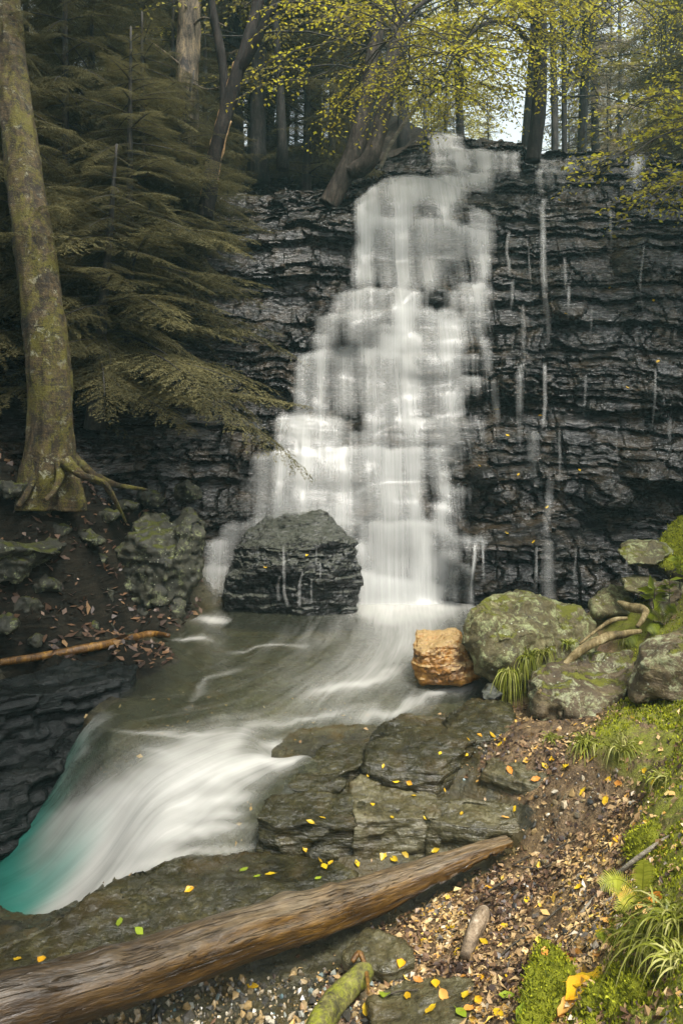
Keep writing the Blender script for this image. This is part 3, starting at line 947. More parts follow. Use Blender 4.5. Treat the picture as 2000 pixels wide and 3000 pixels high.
# threads of water down the cliff to the right of the falls: (u, v top, v bottom, half width px, density)
THREADS = [(1300, 655, 700, 5, .3), (1400, 480, 540, 5, .25), (1285, 985, 1050, 5, .25), (1420, 975, 1040, 4, .2), (1320, 1255, 1330, 4, .25), (1228, 1255, 1330, 6, .3), (1180, 640, 700, 6, .25), (1360, 700, 760, 4, .22), (1440, 1255, 1300, 4, .2), (1252, 455, 655, 9, .42), (1170, 530, 625, 5, .35), (1205, 700, 800, 8, .2), (1198, 835, 945, 11, .32), (1250, 835, 975, 6, .4), (1140, 870, 960, 12, .22), (1345, 860, 920, 4, .3), (1500, 845, 920, 4, .35), (1255, 1100, 1200, 14, .28), (1262, 1240, 1385, 22, .3),
           (1085, 1250, 1385, 6, .6), (1112, 1240, 1290, 4, .5), (1045, 1310, 1385, 16, .45), (1215, 560, 640, 4, .25), (1300, 590, 650, 5, .22), (1475, 560, 660, 4, .25), (1535, 960, 1010, 7, .25), (1245, 372, 420, 14, .4), (1465, 358, 392, 22, .6), (1300, 372, 392, 40, .3), (1220, 990, 1060, 20, .2), (1120, 780, 850, 16, .3)]
for i, (u_, v0, v1, hw, dn) in enumerate(THREADS):
    V = np.stack([RX, WY - .012, WZ + .01], -1)
    Vf = V.reshape(-1, 3)
    u, v = to_px(Vf)
    wob = u_ + 6 * vnoise(Vf[:, 2] * 1.5, i * 5.0, seed=70)
    tail = 30 + .7 * (v1 - v0)
    wob = wob + 2 * vnoise(Vf[:, 2] * 3, i * 2.0, seed=71)
    e = np.clip(1 - np.abs(u - wob) / hw, 0, 1) * sstep(v0 - 4, v0 + 8, v) * (.35 + .65 * sstep(v1 + 10, v1 - 14, v)) * sstep(v1 + tail, v1 + tail * .3, v)
    kf = (np.abs(u - wob) < hw * 1.3) & (v > v0 - 8) & (v < v1 + tail)
    F = grid_faces(NR, NC)
    F = F[kf[F].all(1)]
    if not len(F):
        continue
    used = np.unique(F)
    m = np.full(len(Vf), -1)
    m[used] = np.arange(len(used))
    flow = np.stack([Vf[:, 0], -_arc.reshape(-1), np.zeros(len(Vf))], -1)
    me = mesh_data('water_thread', Vf[used], [m[F]], M['fall'], True, {'dens': np.minimum(e ** .8 * dn * 1.15, .9)[used], 'streak': np.full(len(used), .9), 'flow': flow[used]})
    tag(link('water_thread', me), 'thin thread of water trickling down the black cliff right of the falls', kind='structure', group='water threads on the cliff')

# stream: pool under the falls, its outlet cascade and the white run to the lower left
WAT = [np.array(q, float) for q in [(-1.5, 9.5, 0), (0, 9.5, 0), (2, 9.5, 0), (-1.5, 8, 0), (0, 8, 0), (2, 8, 0), (-1.6, 7, 0), (0, 7, 0), (1.6, 7, 0), (0, 6.2, 0), (1.2, 6.2, 0), (-3, 8, 0), (-3, 7, .0)]]
WAT += [G(*q) for q in [(200, 1620, -.01), (330, 1640, -.01), (460, 1670, -.012), (570, 1672, -.012), (700, 1700, -.012), (850, 1680, -.005), (960, 1640, 0),
                        (250, 1672, -.03), (400, 1690, -.035), (570, 1700, -.035), (715, 1722, -.035),
                        (300, 1752, -.15), (450, 1770, -.12), (600, 1770, -.10), (650, 1800, -.105), (500, 1812, -.14), (700, 1770, -.11), (380, 1838, -.17), (560, 1826, -.17), (640, 1830, -.17),
                        (560, 1915, -.38), (420, 1925, -.40), (300, 1880, -.38), (200, 1840, -.40), (100, 1850, -.66), (0, 1900, -.86), (0, 1750, -.68), (150, 1765, -.5),
                        (800, 1745, -.25), (900, 1790, -.45), (750, 1800, -.4), (680, 1880, -.6), (1000, 1700, -.2), (850, 1950, -.8), (1100, 1800, -.6), (1030, 1640, -.06), (1150, 1650, -.15),
                        (540, 1950, -.43), (380, 1975, -.50), (280, 2010, -.60), (100, 2000, -.86), (0, 2100, -1.02), (150, 2080, -.92), (-250, 2000, -1.2), (-250, 1780, -.95), (-500, 2100, -1.3), (250, 1985, -.68)]]
WAT = np.array(WAT)
wat_rbf = Rbf(WAT[:, :2], WAT[:, 2], .04)
LINE = np.array([(.6, 9.3), (.45, 7.6), (.1, 6.4), (-.6, 5.45), (-1.3, 5.15), (-2.2, 5.15), (-3.5, 5.2)])
LINE = spline(LINE, 80)
_ls = np.concatenate([[0], np.cumsum(np.linalg.norm(np.diff(LINE, axis=0), axis=1))])


def flow_coords(X):
    d2 = ((X[:, None] - LINE[None]) ** 2).sum(-1)
    k = d2.argmin(1)
    k = np.clip(k, 1, len(LINE) - 2)
    T = LINE[k + 1] - LINE[k - 1]
    T /= np.linalg.norm(T, axis=1)[:, None]
    r = X - LINE[k]
    return _ls[k] + (r * T).sum(1), T[:, 0] * r[:, 1] - T[:, 1] * r[:, 0]


STROKES = [  # runs of white water: points (u, v), half width px, strength
    ([(578, 1668), (545, 1692), (500, 1728), (420, 1772), (330, 1832), (240, 1900), (140, 1990), (40, 2090), (-80, 2180)], (22, 95), .95),
    ([(715, 1724), (640, 1738), (560, 1758), (470, 1785), (380, 1815)], (14, 34), .85), ([(715, 1720), (600, 1710)], (10, 12), .75), ([(690, 1742), (600, 1752)], (9, 10), .5),
    ([(560, 1830), (470, 1842), (390, 1852)], (18, 24), .9), ([(572, 1868), (480, 1872), (390, 1880)], (16, 20), .55), ([(575, 1905), (480, 1905), (380, 1915), (280, 1960)], (15, 40), .9),
    ([(575, 1942), (450, 1956), (380, 1968), (290, 2005), (230, 2050), (130, 2110), (30, 2170)], (14, 36), .85), ([(420, 1850), (330, 1890), (250, 1950), (170, 2030), (60, 2120)], (30, 80), .9),
    ([(228, 1640), (190, 1668), (130, 1720), (60, 1762), (-20, 1800)], (16, 22), .4), ([(205, 1655), (165, 1760), (110, 1830)], (10, 14), .3), ([(250, 1672), (330, 1683), (420, 1690), (500, 1688)], (6, 7), .38), ([(330, 1720), (400, 1735)], (8, 10), .2),
    ([(320, 1790), (220, 1845), (110, 1900), (0, 1950)], (24, 40), .5), ([(130, 1790), (60, 1850), (-20, 1880)], (10, 14), .25),
    ([(640, 1745), (540, 1790), (440, 1850), (330, 1920)], (40, 60), .38), ([(1000, 1405), (900, 1480), (800, 1560), (680, 1640)], (100, 90), .2), ([(500, 1660), (420, 1720), (330, 1790)], (24, 40), .3),
    ([(1110, 1578), (1000, 1600), (900, 1635), (800, 1655)], (10, 20), .42), ([(960, 1530), (880, 1552), (780, 1578), (690, 1606)], (9, 16), .5), ([(1090, 1572), (1010, 1600)], (8, 9), .5), ([(860, 1620), (760, 1645), (660, 1660), (580, 1672)], (10, 16), .3),
    ([(815, 1392), (900, 1392), (1000, 1390), (1080, 1398)], (30, 26), 1.05), ([(850, 1415), (1000, 1410)], (26, 26), .6), ([(930, 1420), (950, 1500)], (55, 45), .3), ([(445, 1420), (530, 1426)], (13, 10), .65), ([(395, 1468), (480, 1468)], (6, 7), .45), ([(520, 1500), (600, 1486), (700, 1480)], (4, 4), .3),
    ([(1000, 1440), (930, 1500), (820, 1560)], (40, 30), .16), ([(420, 1630), (480, 1562), (560, 1532)], (8, 10), .2), ([(600, 1500), (800, 1440)], (30, 30), .08)]


def foam_at(u, v):
    clear = np.ones(len(u))
    wu = u + 14 * fbm(u * .012, v * .03, octv=2, seed=161)
    wv = v + 7 * fbm(u * .02, v * .03, octv=2, seed=162)
    for pts, hw, dn in STROKES:
        q = spline(pts, 40)
        best = np.zeros(len(u))
        for i, (a_, b_) in enumerate(q):
            f = i / (len(q) - 1)
            h_ = (hw[0] + (hw[1] - hw[0]) * f) * 1.25
            e = ((wu - a_) / (h_ * 1.3)) ** 2 + ((wv - b_) * 1.4 / h_) ** 2
            best = np.maximum(best, min(1, .25 + 2.2 * f) * min(1, .3 + 2.5 * (1 - f)) / (1 + e) ** 2.0)
        clear *= 1 - dn * .9 * best
    return .06 + .95 * (1 - np.clip(clear, 0, 1))


t = Mt('stream water')
fl = t.attr('flow', 'Vector')
a = t.noise(t.sc(fl, (.55, 7, 1)), 1.0, 4, .6, .3)
b = t.noise(t.sc(fl, (1.2, 30, 1)), 1.0, 3, .6, .2)
s_ = t.math('ADD', t.math('MULTIPLY', a, .6), t.math('MULTIPLY', b, .4))
al = t.math('ADD', t.attr('foam'), t.math('MULTIPLY', t.math('SUBTRACT', s_, .5), t.attr('streak')))
al = t.ramp(al, [(.08, 0.0), (.5, .55), (1.0, .96)])
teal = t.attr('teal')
wcol = t.mix(teal, (.56, .55, .51), (.004, .22, .17))  # teal cast of the lower-left shadows put into the water's colour
d = t.n('BsdfDiffuse')
t.put(d.inputs[0], wcol)
tr = t.n('BsdfTranslucent')
t.put(tr.inputs[0], wcol)
white = t.mixsh(.2, d.outputs[0], tr.outputs[0])
h = t.math('ADD', t.math('MULTIPLY', s_, .7), t.math('MULTIPLY', t.noise(t.sc(fl, (7, 22, 1)), 1.0, 4, .65), .5))
nrm = t.bump(h, .55, .02)
tp = t.n('BsdfTransparent')
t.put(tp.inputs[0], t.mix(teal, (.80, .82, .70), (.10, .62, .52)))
mk = t.n('BsdfDiffuse')
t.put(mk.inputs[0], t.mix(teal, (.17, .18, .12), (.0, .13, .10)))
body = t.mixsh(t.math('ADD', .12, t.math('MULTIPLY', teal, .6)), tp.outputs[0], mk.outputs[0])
gl = t.n('BsdfGlossy')
gl.inputs['Roughness'].default_value = .16
t.put(gl.inputs['Normal'], nrm)
fr = t.n('Fresnel')
fr.inputs['IOR'].default_value = 1.33
t.put(fr.inputs['Normal'], nrm)
clear = t.mixsh(fr.outputs[0], body, gl.outputs[0])
M['stream'] = t.done(t.mixsh(al, clear, white))

_wy = np.geomspace(3.6, 9.75, 430)
_wt = np.linspace(-.95, .34, 560)
WXg = (_wy[:, None] * _wt[None]).ravel()
WYg = np.broadcast_to(_wy[:, None], (len(_wy), len(_wt))).ravel()
wz = wat_rbf(np.stack([WXg, WYg], -1)).reshape(len(_wy), len(_wt))
for _i in range(3):
    wz = box_filter(box_filter(wz, 4, 0), 5, 1)
wz = wz.ravel()
s_along, s_across = flow_coords(np.stack([WXg, WYg], -1))
wz = wz + .006 * fbm(s_along * 3, s_across * 9, octv=3, seed=81) * sstep(-.01, -.2, wz) + .014 * fbm(s_along * 1.2, s_across * 10, octv=3, seed=83) * sstep(-.05, -.3, wz)
Vw = np.stack([WXg, WYg, wz], -1)
u, v = to_px(Vw)
foam = foam_at(u, v)
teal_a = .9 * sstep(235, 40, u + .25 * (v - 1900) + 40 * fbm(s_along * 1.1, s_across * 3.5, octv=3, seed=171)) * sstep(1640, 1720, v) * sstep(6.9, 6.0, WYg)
bzw = bed_z(WXg, WYg)
kf = (bzw < wz + .03) & (WXg < 2.3) & ~((v > 1905) & (u > 600)) & ~((v > 1725) & (u > 730))
F = grid_faces(len(_wy), len(_wt))
F = F[kf[F].any(1)]
used = np.unique(F)
m = np.full(len(Vw), -1)
m[used] = np.arange(len(used))
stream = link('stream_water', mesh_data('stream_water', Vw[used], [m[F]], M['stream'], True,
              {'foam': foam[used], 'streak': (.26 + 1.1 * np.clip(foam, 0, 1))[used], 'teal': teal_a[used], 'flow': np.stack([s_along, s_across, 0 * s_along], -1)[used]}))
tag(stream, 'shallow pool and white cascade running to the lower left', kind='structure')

# ------------------------------------------------------------------ rocks
def solid(hulls, voxel):
    """convex hulls of point sets, fused and remeshed into one closed surface"""
    bm = bmesh.new()
    for pts in hulls:
        b2 = bmesh.new()
        for p in pts:
            b2.verts.new(p)
        r = bmesh.ops.convex_hull(b2, input=b2.verts)
        junk = [e for e in r['geom_interior'] if isinstance(e, bmesh.types.BMVert)]
        if junk:
            bmesh.ops.delete(b2, geom=junk, context='VERTS')
        tmp = bpy.data.meshes.new('tmp')
        b2.to_mesh(tmp)
        b2.free()
        bm.from_mesh(tmp)
        bpy.data.meshes.remove(tmp)
    me = bpy.data.meshes.new('tmp')
    bm.to_mesh(me)
    bm.free()
    ob = bpy.data.objects.new('tmp', me)
    C.objects.link(ob)
    md = ob.modifiers.new('r', 'REMESH')
    md.mode = 'VOXEL'
    md.voxel_size = voxel
    dg = bpy.context.evaluated_depsgraph_get()
    out = bpy.data.meshes.new_from_object(ob.evaluated_get(dg))
    bpy.data.objects.remove(ob)
    bpy.data.meshes.remove(me)
    n = len(out.vertices)
    V = np.empty(n * 3, np.float32)
    out.vertices.foreach_get('co', V)
    N = np.empty(n * 3, np.float32)
    out.vertices.foreach_get('normal', N)
    nf = len(out.polygons)
    L = np.empty(len(out.loops), np.int32)
    out.loops.foreach_get('vertex_index', L)
    tot = np.empty(nf, np.int32)
    out.polygons.foreach_get('loop_total', tot)
    E = np.empty(len(out.edges) * 2, np.int32)
    out.edges.foreach_get('vertices', E)
    bpy.data.meshes.remove(out)
    st = np.concatenate([[0], np.cumsum(tot)[:-1]])
    F = []
    for k in (3, 4):
        i = np.where(tot == k)[0]
        if len(i):
            F.append(L[st[i][:, None] + np.arange(k)[None]])
    return V.reshape(-1, 3).astype(float), N.reshape(-1, 3).astype(float), F, E.reshape(-1, 2)


def relax(V, E, it):
    deg = np.bincount(E.ravel(), minlength=len(V))[:, None]
    for _ in range(it):
        s = np.zeros_like(V)
        np.add.at(s, E[:, 0], V[E[:, 1]])
        np.add.at(s, E[:, 1], V[E[:, 0]])
        V = V * .4 + .6 * s / np.maximum(deg, 1)
    return V


def rock(name, hulls, mat, voxel=.02, rough=.03, fine=.008, strata=0.0, seed=0, soft=3, smooth=True, label=None, cat='rock', group=None, crack=0.0, bed=.06, tilt=(0, 0), scales=0.0):
    V, N, F, E = solid(hulls, voxel)
    V = relax(V, E, soft)
    x, y, z = V.T
    size = max(np.ptp(x), np.ptp(z), .05)
    d = rough * fbm(x * 2.2 / size, y * 2.2 / size, z * 2.2 / size, 3, seed) + rough * .55 * fbm(x * 7 / size, y * 7 / size, z * 9 / size, 3, seed + 5)
    d = d + fine * fbm(x * 26, y * 26, z * 26, 3, seed + 9)
    if crack:
        c = np.abs(fbm(x * 3.2 / size, y * 3.2 / size, z * 3.2 / size, 3, seed + 15))
        d = d - crack * np.exp(-(c / .05) ** 2)
    if scales:
        qn = (fbm(x * 2.6, y * 3.4, z * 1.5, 4, seed + 21) * 2.6 + 10 + (x - x.mean()) * 1.3)
        d = d + scales * (np.floor(qn) - 10 + sstep(.86, 1.0, qn - np.floor(qn))) * sstep(.3, .8, N[:, 2])
    if strata:
        zz = z + tilt[0] * x + tilt[1] * y + .03 * fbm(x * 3, y * 3, z * 2, 2, seed + 3)
        k = np.floor(zz / bed + .35 * hash01(np.floor(zz / bed), seed=seed))
        cell = np.floor((x + y * .6) / (bed * 5) + 9 * hash01(k, seed=seed + 1))
        side = 1 - np.abs(N[:, 2])
        d = d + strata * (hash01(k, cell + 500, seed=seed + 2) - .5) * sstep(.15, .6, side)
    V = V + N * d[:, None]
    o = place(name, V, F, M[mat] if isinstance(mat, str) else mat, smooth)
    return tag(o, label, cat, group)


def pick(pts, y0, thick, back=0.0, dz=0.0):
    """outline points (u, v) at distance y0 pushed back by thick -> hull points; back widens nothing, dz lowers the far side"""
    f = [P(u, v, y0) for u, v in pts]
    b = [q + np.array([0, thick, dz]) for q in f]
    return f + b


W = lambda *q: [P(*a) for a in q]

# the dark wet boulder in the middle of the fall's foot
rock('wet_boulder', [W((535, 1425, 9.2), (800, 1425, 9.1), (515, 1350, 9.1), (828, 1320, 9.1), (530, 1262, 9.2), (806, 1248, 9.15), (700, 1258, 8.92), (640, 1300, 8.85), (760, 1330, 8.85), (690, 1425, 8.98), (590, 1300, 8.95), (540, 1262, 9.8), (800, 1250, 9.8), (545, 1425, 9.8), (800, 1425, 9.8)),
                     W((527, 1258, 9.2), (600, 1262, 9.0), (700, 1266, 8.9), (765, 1246, 8.98), (818, 1252, 9.2), (630, 1170, 9.7), (660, 1166, 9.75), (715, 1168, 9.8), (742, 1178, 9.6), (785, 1215, 9.4), (560, 1222, 9.35), (800, 1240, 9.9), (560, 1262, 9.9), (640, 1180, 10.0), (720, 1184, 10.0))],
     'wet_boulder', .02, .05, .012, .05, 3, 3, label='dome topped black boulder with a layered face at the foot of the waterfall', cat='boulder', bed=.055, smooth=False)
# mossy boulder on the left, two humps with a cleft
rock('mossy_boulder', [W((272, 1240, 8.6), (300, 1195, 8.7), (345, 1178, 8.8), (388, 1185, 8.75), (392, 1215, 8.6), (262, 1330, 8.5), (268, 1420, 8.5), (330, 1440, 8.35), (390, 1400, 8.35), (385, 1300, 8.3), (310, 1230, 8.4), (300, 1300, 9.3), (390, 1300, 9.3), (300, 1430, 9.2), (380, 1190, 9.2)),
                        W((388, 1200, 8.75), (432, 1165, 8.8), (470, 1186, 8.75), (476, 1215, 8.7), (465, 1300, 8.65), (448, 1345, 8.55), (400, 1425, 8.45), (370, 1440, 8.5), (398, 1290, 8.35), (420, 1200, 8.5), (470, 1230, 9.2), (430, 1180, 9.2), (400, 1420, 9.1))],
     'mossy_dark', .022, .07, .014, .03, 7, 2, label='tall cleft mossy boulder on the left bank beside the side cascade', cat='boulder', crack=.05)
# lichen boulder on the right bank
rock('lichen_boulder', [W((1050, 1480, 6.35), (1062, 1430, 6.5), (1110, 1385, 6.7), (1170, 1363, 6.9), (1215, 1362, 6.95), (1260, 1380, 6.9), (1345, 1408, 6.9), (1372, 1440, 6.8), (1370, 1490, 6.6), (1300, 1520, 6.3), (1190, 1590, 6.15), (1140, 1580, 6.2), (1085, 1540, 6.25), (1150, 1470, 6.1), (1230, 1450, 6.2), (1130, 1420, 6.3),
                         (1100, 1500, 7.2), (1200, 1400, 7.4), (1340, 1440, 7.4), (1200, 1600, 7.0), (1330, 1560, 6.9), (1210, 1378, 6.5))],
     'lichen', .02, .055, .010, .02, 11, 2, label='big rounded boulder with pale lichen beside the golden rock', cat='boulder', crack=.04)
# golden broken rock
rock('golden_rock', [W((955, 1445, 6.75), (1048, 1442, 6.8), (1060, 1470, 6.6), (948, 1490, 6.55), (950, 1545, 6.5), (972, 1566, 6.45), (1060, 1566, 6.4), (1098, 1550, 6.45), (1085, 1520, 6.45), (968, 1500, 6.42), (1040, 1475, 6.5), (965, 1455, 7.0), (1060, 1450, 7.1), (960, 1560, 7.0), (1095, 1550, 7.0))],
     'gold', .012, .022, .010, .028, 13, 0, smooth=False, label='orange gold broken rock at the edge of the pool', crack=.0, bed=.06)
rock('wet_stone', [W((1103, 1585, 6.0), (1125, 1575, 6.05), (1150, 1588, 6.0), (1148, 1605, 5.9), (1108, 1610, 5.9), (1110, 1585, 6.3), (1145, 1585, 6.3), (1110, 1610, 6.3), (1145, 1610, 6.3))], 'wet_boulder', .014, .02, .01, .02, 17, 1, label='small black wet stone under the lichen boulder')
# outcrops on the right bank
rock('bank_outcrop', [W((1215, 1560, 5.6), (1240, 1530, 5.7), (1330, 1500, 5.9), (1440, 1490, 5.9), (1460, 1560, 5.5), (1445, 1600, 5.35), (1440, 1650, 5.3), (1370, 1655, 5.25), (1240, 1660, 5.4), (1222, 1640, 5.5), (1240, 1590, 5.4), (1430, 1590, 5.3), (1250, 1530, 6.5), (1450, 1500, 6.5), (1240, 1660, 6.3), (1450, 1660, 6.3))],
     'outcrop', .018, .045, .010, .05, 19, 2, label='brown outcrop with white lichen streaks behind the hanging grass', crack=.05, bed=.12)
rock('overhanging_rock', [W((1440, 1560, 5.2), (1460, 1480, 5.4), (1500, 1445, 5.6), (1570, 1420, 5.7), (1700, 1400, 5.6), (1750, 1500, 5.0), (1720, 1600, 4.9), (1560, 1612, 4.9), (1470, 1620, 5.0), (1445, 1600, 5.1), (1480, 1520, 5.0), (1600, 1500, 4.9), (1480, 1480, 6.4), (1750, 1450, 6.4), (1480, 1600, 6.3), (1750, 1600, 6.2)),
                           W((1500, 1590, 5.6), (1750, 1590, 5.5), (1500, 1720, 5.6), (1750, 1740, 5.4), (1500, 1590, 6.6), (1750, 1590, 6.6), (1500, 1720, 6.6), (1750, 1720, 6.6))],
     'outcrop', .018, .05, .010, .04, 23, 2, label='large overhanging rock with yellow lichen at the right edge', crack=.05, bed=.12)
rock('mossy_slab', [W((1420, 1250, 7.3), (1440, 1242, 7.4), (1520, 1246, 7.4), (1540, 1275, 7.2), (1500, 1300, 7.1), (1440, 1296, 7.1), (1422, 1272, 7.15), (1440, 1245, 8.0), (1560, 1250, 8.0), (1560, 1300, 7.9))], 'lichen', .016, .03, .008, .03, 29, 2, label='tilted mossy slab jutting out, topmost of the right bank stack', cat='stone slab')
rock('moss_mound', [W((1500, 1290, 7.4), (1520, 1240, 7.6), (1568, 1195, 7.8), (1640, 1170, 7.8), (1750, 1200, 7.6), (1750, 1320, 7.2), (1560, 1320, 7.1), (1510, 1300, 7.2), (1540, 1250, 8.5), (1750, 1190, 8.6), (1560, 1320, 8.4))], 'moss_rock', .02, .06, .02, 0, 31, 2, label='bright green mossy hump above the stacked slabs at the right edge', cat='mossy rock')
rock('mossy_slab', [W((1420, 1325, 7.1), (1440, 1320, 7.2), (1500, 1326, 7.2), (1520, 1345, 7.1), (1480, 1366, 7.0), (1440, 1358, 6.95), (1425, 1335, 8), (1520, 1330, 8), (1500, 1360, 7.8))], 'lichen', .014, .025, .008, .02, 37, 2, label='thin yellow green slab, second in the right bank stack', cat='stone slab')
rock('grey_rock', [W((1355, 1400, 7.2), (1368, 1370, 7.3), (1400, 1340, 7.5), (1440, 1345, 7.5), (1455, 1375, 7.3), (1440, 1410, 7.1), (1370, 1412, 7.05), (1370, 1370, 8), (1450, 1360, 8), (1450, 1410, 7.8))], 'lichen', .015, .03, .008, .02, 41, 2, label='grey lichen rock between the boulder and the slab stack')
rock('stump_rock', [W((1490, 1390, 6.7), (1500, 1340, 6.8), (1540, 1325, 6.9), (1568, 1340, 6.9), (1560, 1400, 6.7), (1530, 1440, 6.6), (1500, 1430, 6.6), (1500, 1345, 7.4), (1580, 1340, 7.4), (1560, 1430, 7.3))], 'outcrop', .015, .04, .01, .03, 43, 2, label='brown arching rock beneath the thin yellow green slab')
# foreground flagstones: outline of the top (u, v, z), thickness


def flag(name, top, thick, mat, seed, label, voxel=.014, rough=.012, strata=.03, bed=.035, inset=.0, cat='stone slab', soft=1, under=0.0):
    T = np.array([G(*q) for q in top])
    c = T.mean(0)
    B = T.copy()
    B[:, :2] = c[:2] + (T[:, :2] - c[:2]) * (1 - inset)
    B[:, 2] = T[:, 2].min() - thick
    return rock(name, [list(T) + list(B)], mat, voxel, rough, .005, strata, seed, soft, label=label, cat=cat, bed=bed, scales=.011)


flag('stone_slab', [(586, 1874, -.19), (615, 1826, -.17), (700, 1805, -.165), (800, 1795, -.16), (850, 1878, -.195), (810, 1892, -.21), (640, 1894, -.21)], .24, 'slab_dark', 51, 'dark wet flagstone with rounded corner beside the lower white cascade')
flag('stone_slab', [(812, 1890, -.2), (800, 1800, -.15), (850, 1765, -.12), (1000, 1770, -.13), (1005, 1872, -.185), (900, 1874, -.19)], .24, 'slab', 53, 'greyish flagstone with scattered yellow leaves, middle of the ledge')
flag('stone_slab', [(978, 1878, -.185), (975, 1835, -.165), (1080, 1825, -.15), (1175, 1842, -.14), (1195, 1884, -.17), (1100, 1902, -.195)], .24, 'slab', 57, 'low grey green ledge stone behind the tip of the fallen log')
flag('stone_slab', [(830, 1748, -.04), (845, 1690, -.01), (920, 1645, .0), (1030, 1640, .02), (1090, 1700, .02), (1000, 1775, -.05), (900, 1785, -.09)], .14, 'slab_dark', 59, 'wet ribbed flagstone sloping into the pool')
rock('pale_block', [W((985, 1845, 5.15), (990, 1775, 5.35), (1060, 1765, 5.5), (1110, 1775, 5.5), (1140, 1800, 5.3), (1130, 1835, 5.15), (1050, 1850, 5.05), (1000, 1770, 5.9), (1130, 1780, 5.9), (990, 1860, 5.8), (1130, 1860, 5.8))], 'pale_rock', .015, .03, .010, .04, 61, 1, label='pale split rock with a whitish broken face on the ledge', bed=.07)
flag('stone_slab', [(1015, 1640, .05), (1085, 1600, .05), (1170, 1615, .07), (1185, 1680, .05), (1080, 1700, .02), (1040, 1690, .02)], .16, 'slab_dark', 67, 'black slab under the hanging grass at the pool edge')
flag('stone_slab', [(690, 1745, -.09), (730, 1715, -.06), (830, 1700, -.04), (838, 1745, -.07), (770, 1775, -.11), (700, 1770, -.11)], .14, 'slab_dark', 71, 'dark sill stone at the right end of the upper cascade')
flag('stone_slab', [(650, 1800, -.13), (670, 1780, -.12), (760, 1775, -.12), (800, 1790, -.13), (790, 1812, -.15), (680, 1818, -.15)], .14, 'slab_dark', 73, 'small dark slab with a pale edge between the two cascades')
# big foreground sheet of bedrock behind the log
flag('rock_sheet', [(0, 2210, -.40), (60, 2150, -.38), (180, 2112, -.37), (268, 2052, -.36), (276, 2015, -.35), (375, 1982, -.36), (450, 1968, -.36), (560, 1958, -.36), (700, 1962, -.37), (820, 2010, -.38), (640, 2100, -.40), (400, 2190, -.42), (180, 2260, -.43), (-100, 2330, -.45), (-250, 2300, -.43)], .5, 'slab_dark', 79,
     'broad black wet sheet of rock between the white cascade and the log', .018, .03, .05, .05, cat='bedrock')
flag('rock_sheet', [(270, 2058, -.34), (280, 2012, -.33), (380, 1985, -.345), (450, 1985, -.35), (560, 2000, -.36), (600, 2050, -.37), (420, 2075, -.37), (300, 2080, -.37)], .12, 'slab_dark', 83, 'upper black rock shelf at the edge of the white cascade', .015, .02, .04, .04, cat='bedrock')
rock('mossy_stone', [W((1245, 1870, 4.85), (1260, 1825, 5.0), (1300, 1815, 5.05), (1335, 1840, 5.0), (1345, 1875, 4.85), (1320, 1905, 4.7), (1270, 1900, 4.7), (1260, 1830, 5.4), (1330, 1840, 5.4), (1320, 1900, 5.2))], 'mossy_dark', .013, .03, .008, 0, 89, 2, label='small dark mossy stone in the middle of the leafy path')
rock('brown_stone', [W((1172, 1950, 4.45), (1180, 1940, 4.5), (1250, 1965, 4.45), (1255, 1985, 4.35), (1200, 2015, 4.2), (1180, 1990, 4.3), (1190, 1940, 4.7), (1250, 1960, 4.7), (1240, 2010, 4.5))], 'brown_rock', .012, .015, .006, .02, 97, 1, label='brown flat stone leaning at the tip of the fallen log')
rock('moss_bank', [W((1440, 2010, 3.6), (1470, 1900, 3.8), (1500, 1835, 4.1), (1570, 1800, 4.2), (1700, 1800, 4.1), (1750, 2050, 3.3), (1560, 2050, 3.3), (1470, 2050, 3.4), (1500, 1900, 3.55), (1520, 1840, 4.8), (1750, 1830, 4.8), (1500, 2040, 4.2))], 'moss_rock', .016, .05, .018, 0, 101, 2, label='moss covered bank rock behind the fern at the right edge', cat='mossy rock')
rock('moss_bank', [W((1330, 2345, 2.65), (1335, 2290, 2.75), (1370, 2225, 2.9), (1430, 2195, 2.95), (1568, 2180, 2.9), (1700, 2170, 2.8), (1700, 2400, 2.4), (1330, 2400, 2.55), (1450, 2260, 2.6), (1400, 2200, 3.3), (1700, 2180, 3.3))], 'moss_rock', .014, .045, .018, 0, 103, 2, label='bright green cushion of moss in the lower right corner', cat='mossy rock')
rock('mossy_stone', [W((1195, 2345, 2.85), (1205, 2250, 2.95), (1235, 2195, 3.1), (1290, 2185, 3.1), (1320, 2240, 2.95), (1300, 2380, 2.75), (1195, 2380, 2.75), (1240, 2200, 3.4), (1310, 2210, 3.4))], 'moss_rock', .012, .03, .012, 0, 107, 2, label='mossy stone beside the moss cushion in the lower right', cat='mossy rock')
rock('mossy_stone', [W((1212, 1830, 5.0), (1215, 1785, 5.1), (1240, 1775, 5.2), (1262, 1790, 5.15), (1260, 1830, 5.0), (1220, 1790, 5.4), (1260, 1790, 5.4))], 'moss_rock', .012, .02, .01, 0, 109, 2, label='little mossy hump behind the small dark mossy stone', cat='mossy rock')
rock('mossy_stone', [W((1150, 1840, 4.95), (1160, 1790, 5.1), (1185, 1778, 5.2), (1208, 1800, 5.1), (1205, 1840, 4.95), (1160, 1790, 5.4), (1205, 1800, 5.4))], 'moss_rock', .012, .02, .01, 0, 113, 2, label='little mossy hump right of the pale split rock', cat='mossy rock')
flag('flat_stone', [(785, 2185, -.36), (840, 2130, -.36), (930, 2160, -.34), (955, 2205, -.34), (905, 2235, -.35), (800, 2215, -.36)], .06, 'slab', 127, 'flat grey stone set in the wet gravel below the log', .012, .01, .01)
flag('flat_stone', [(840, 2290, -.345), (930, 2240, -.33), (1080, 2250, -.3), (1180, 2330, -.26), (1100, 2420, -.27), (880, 2420, -.32)], .06, 'slab', 131, 'broad greyish stone in the middle of the bottom edge', .013, .012, .01)
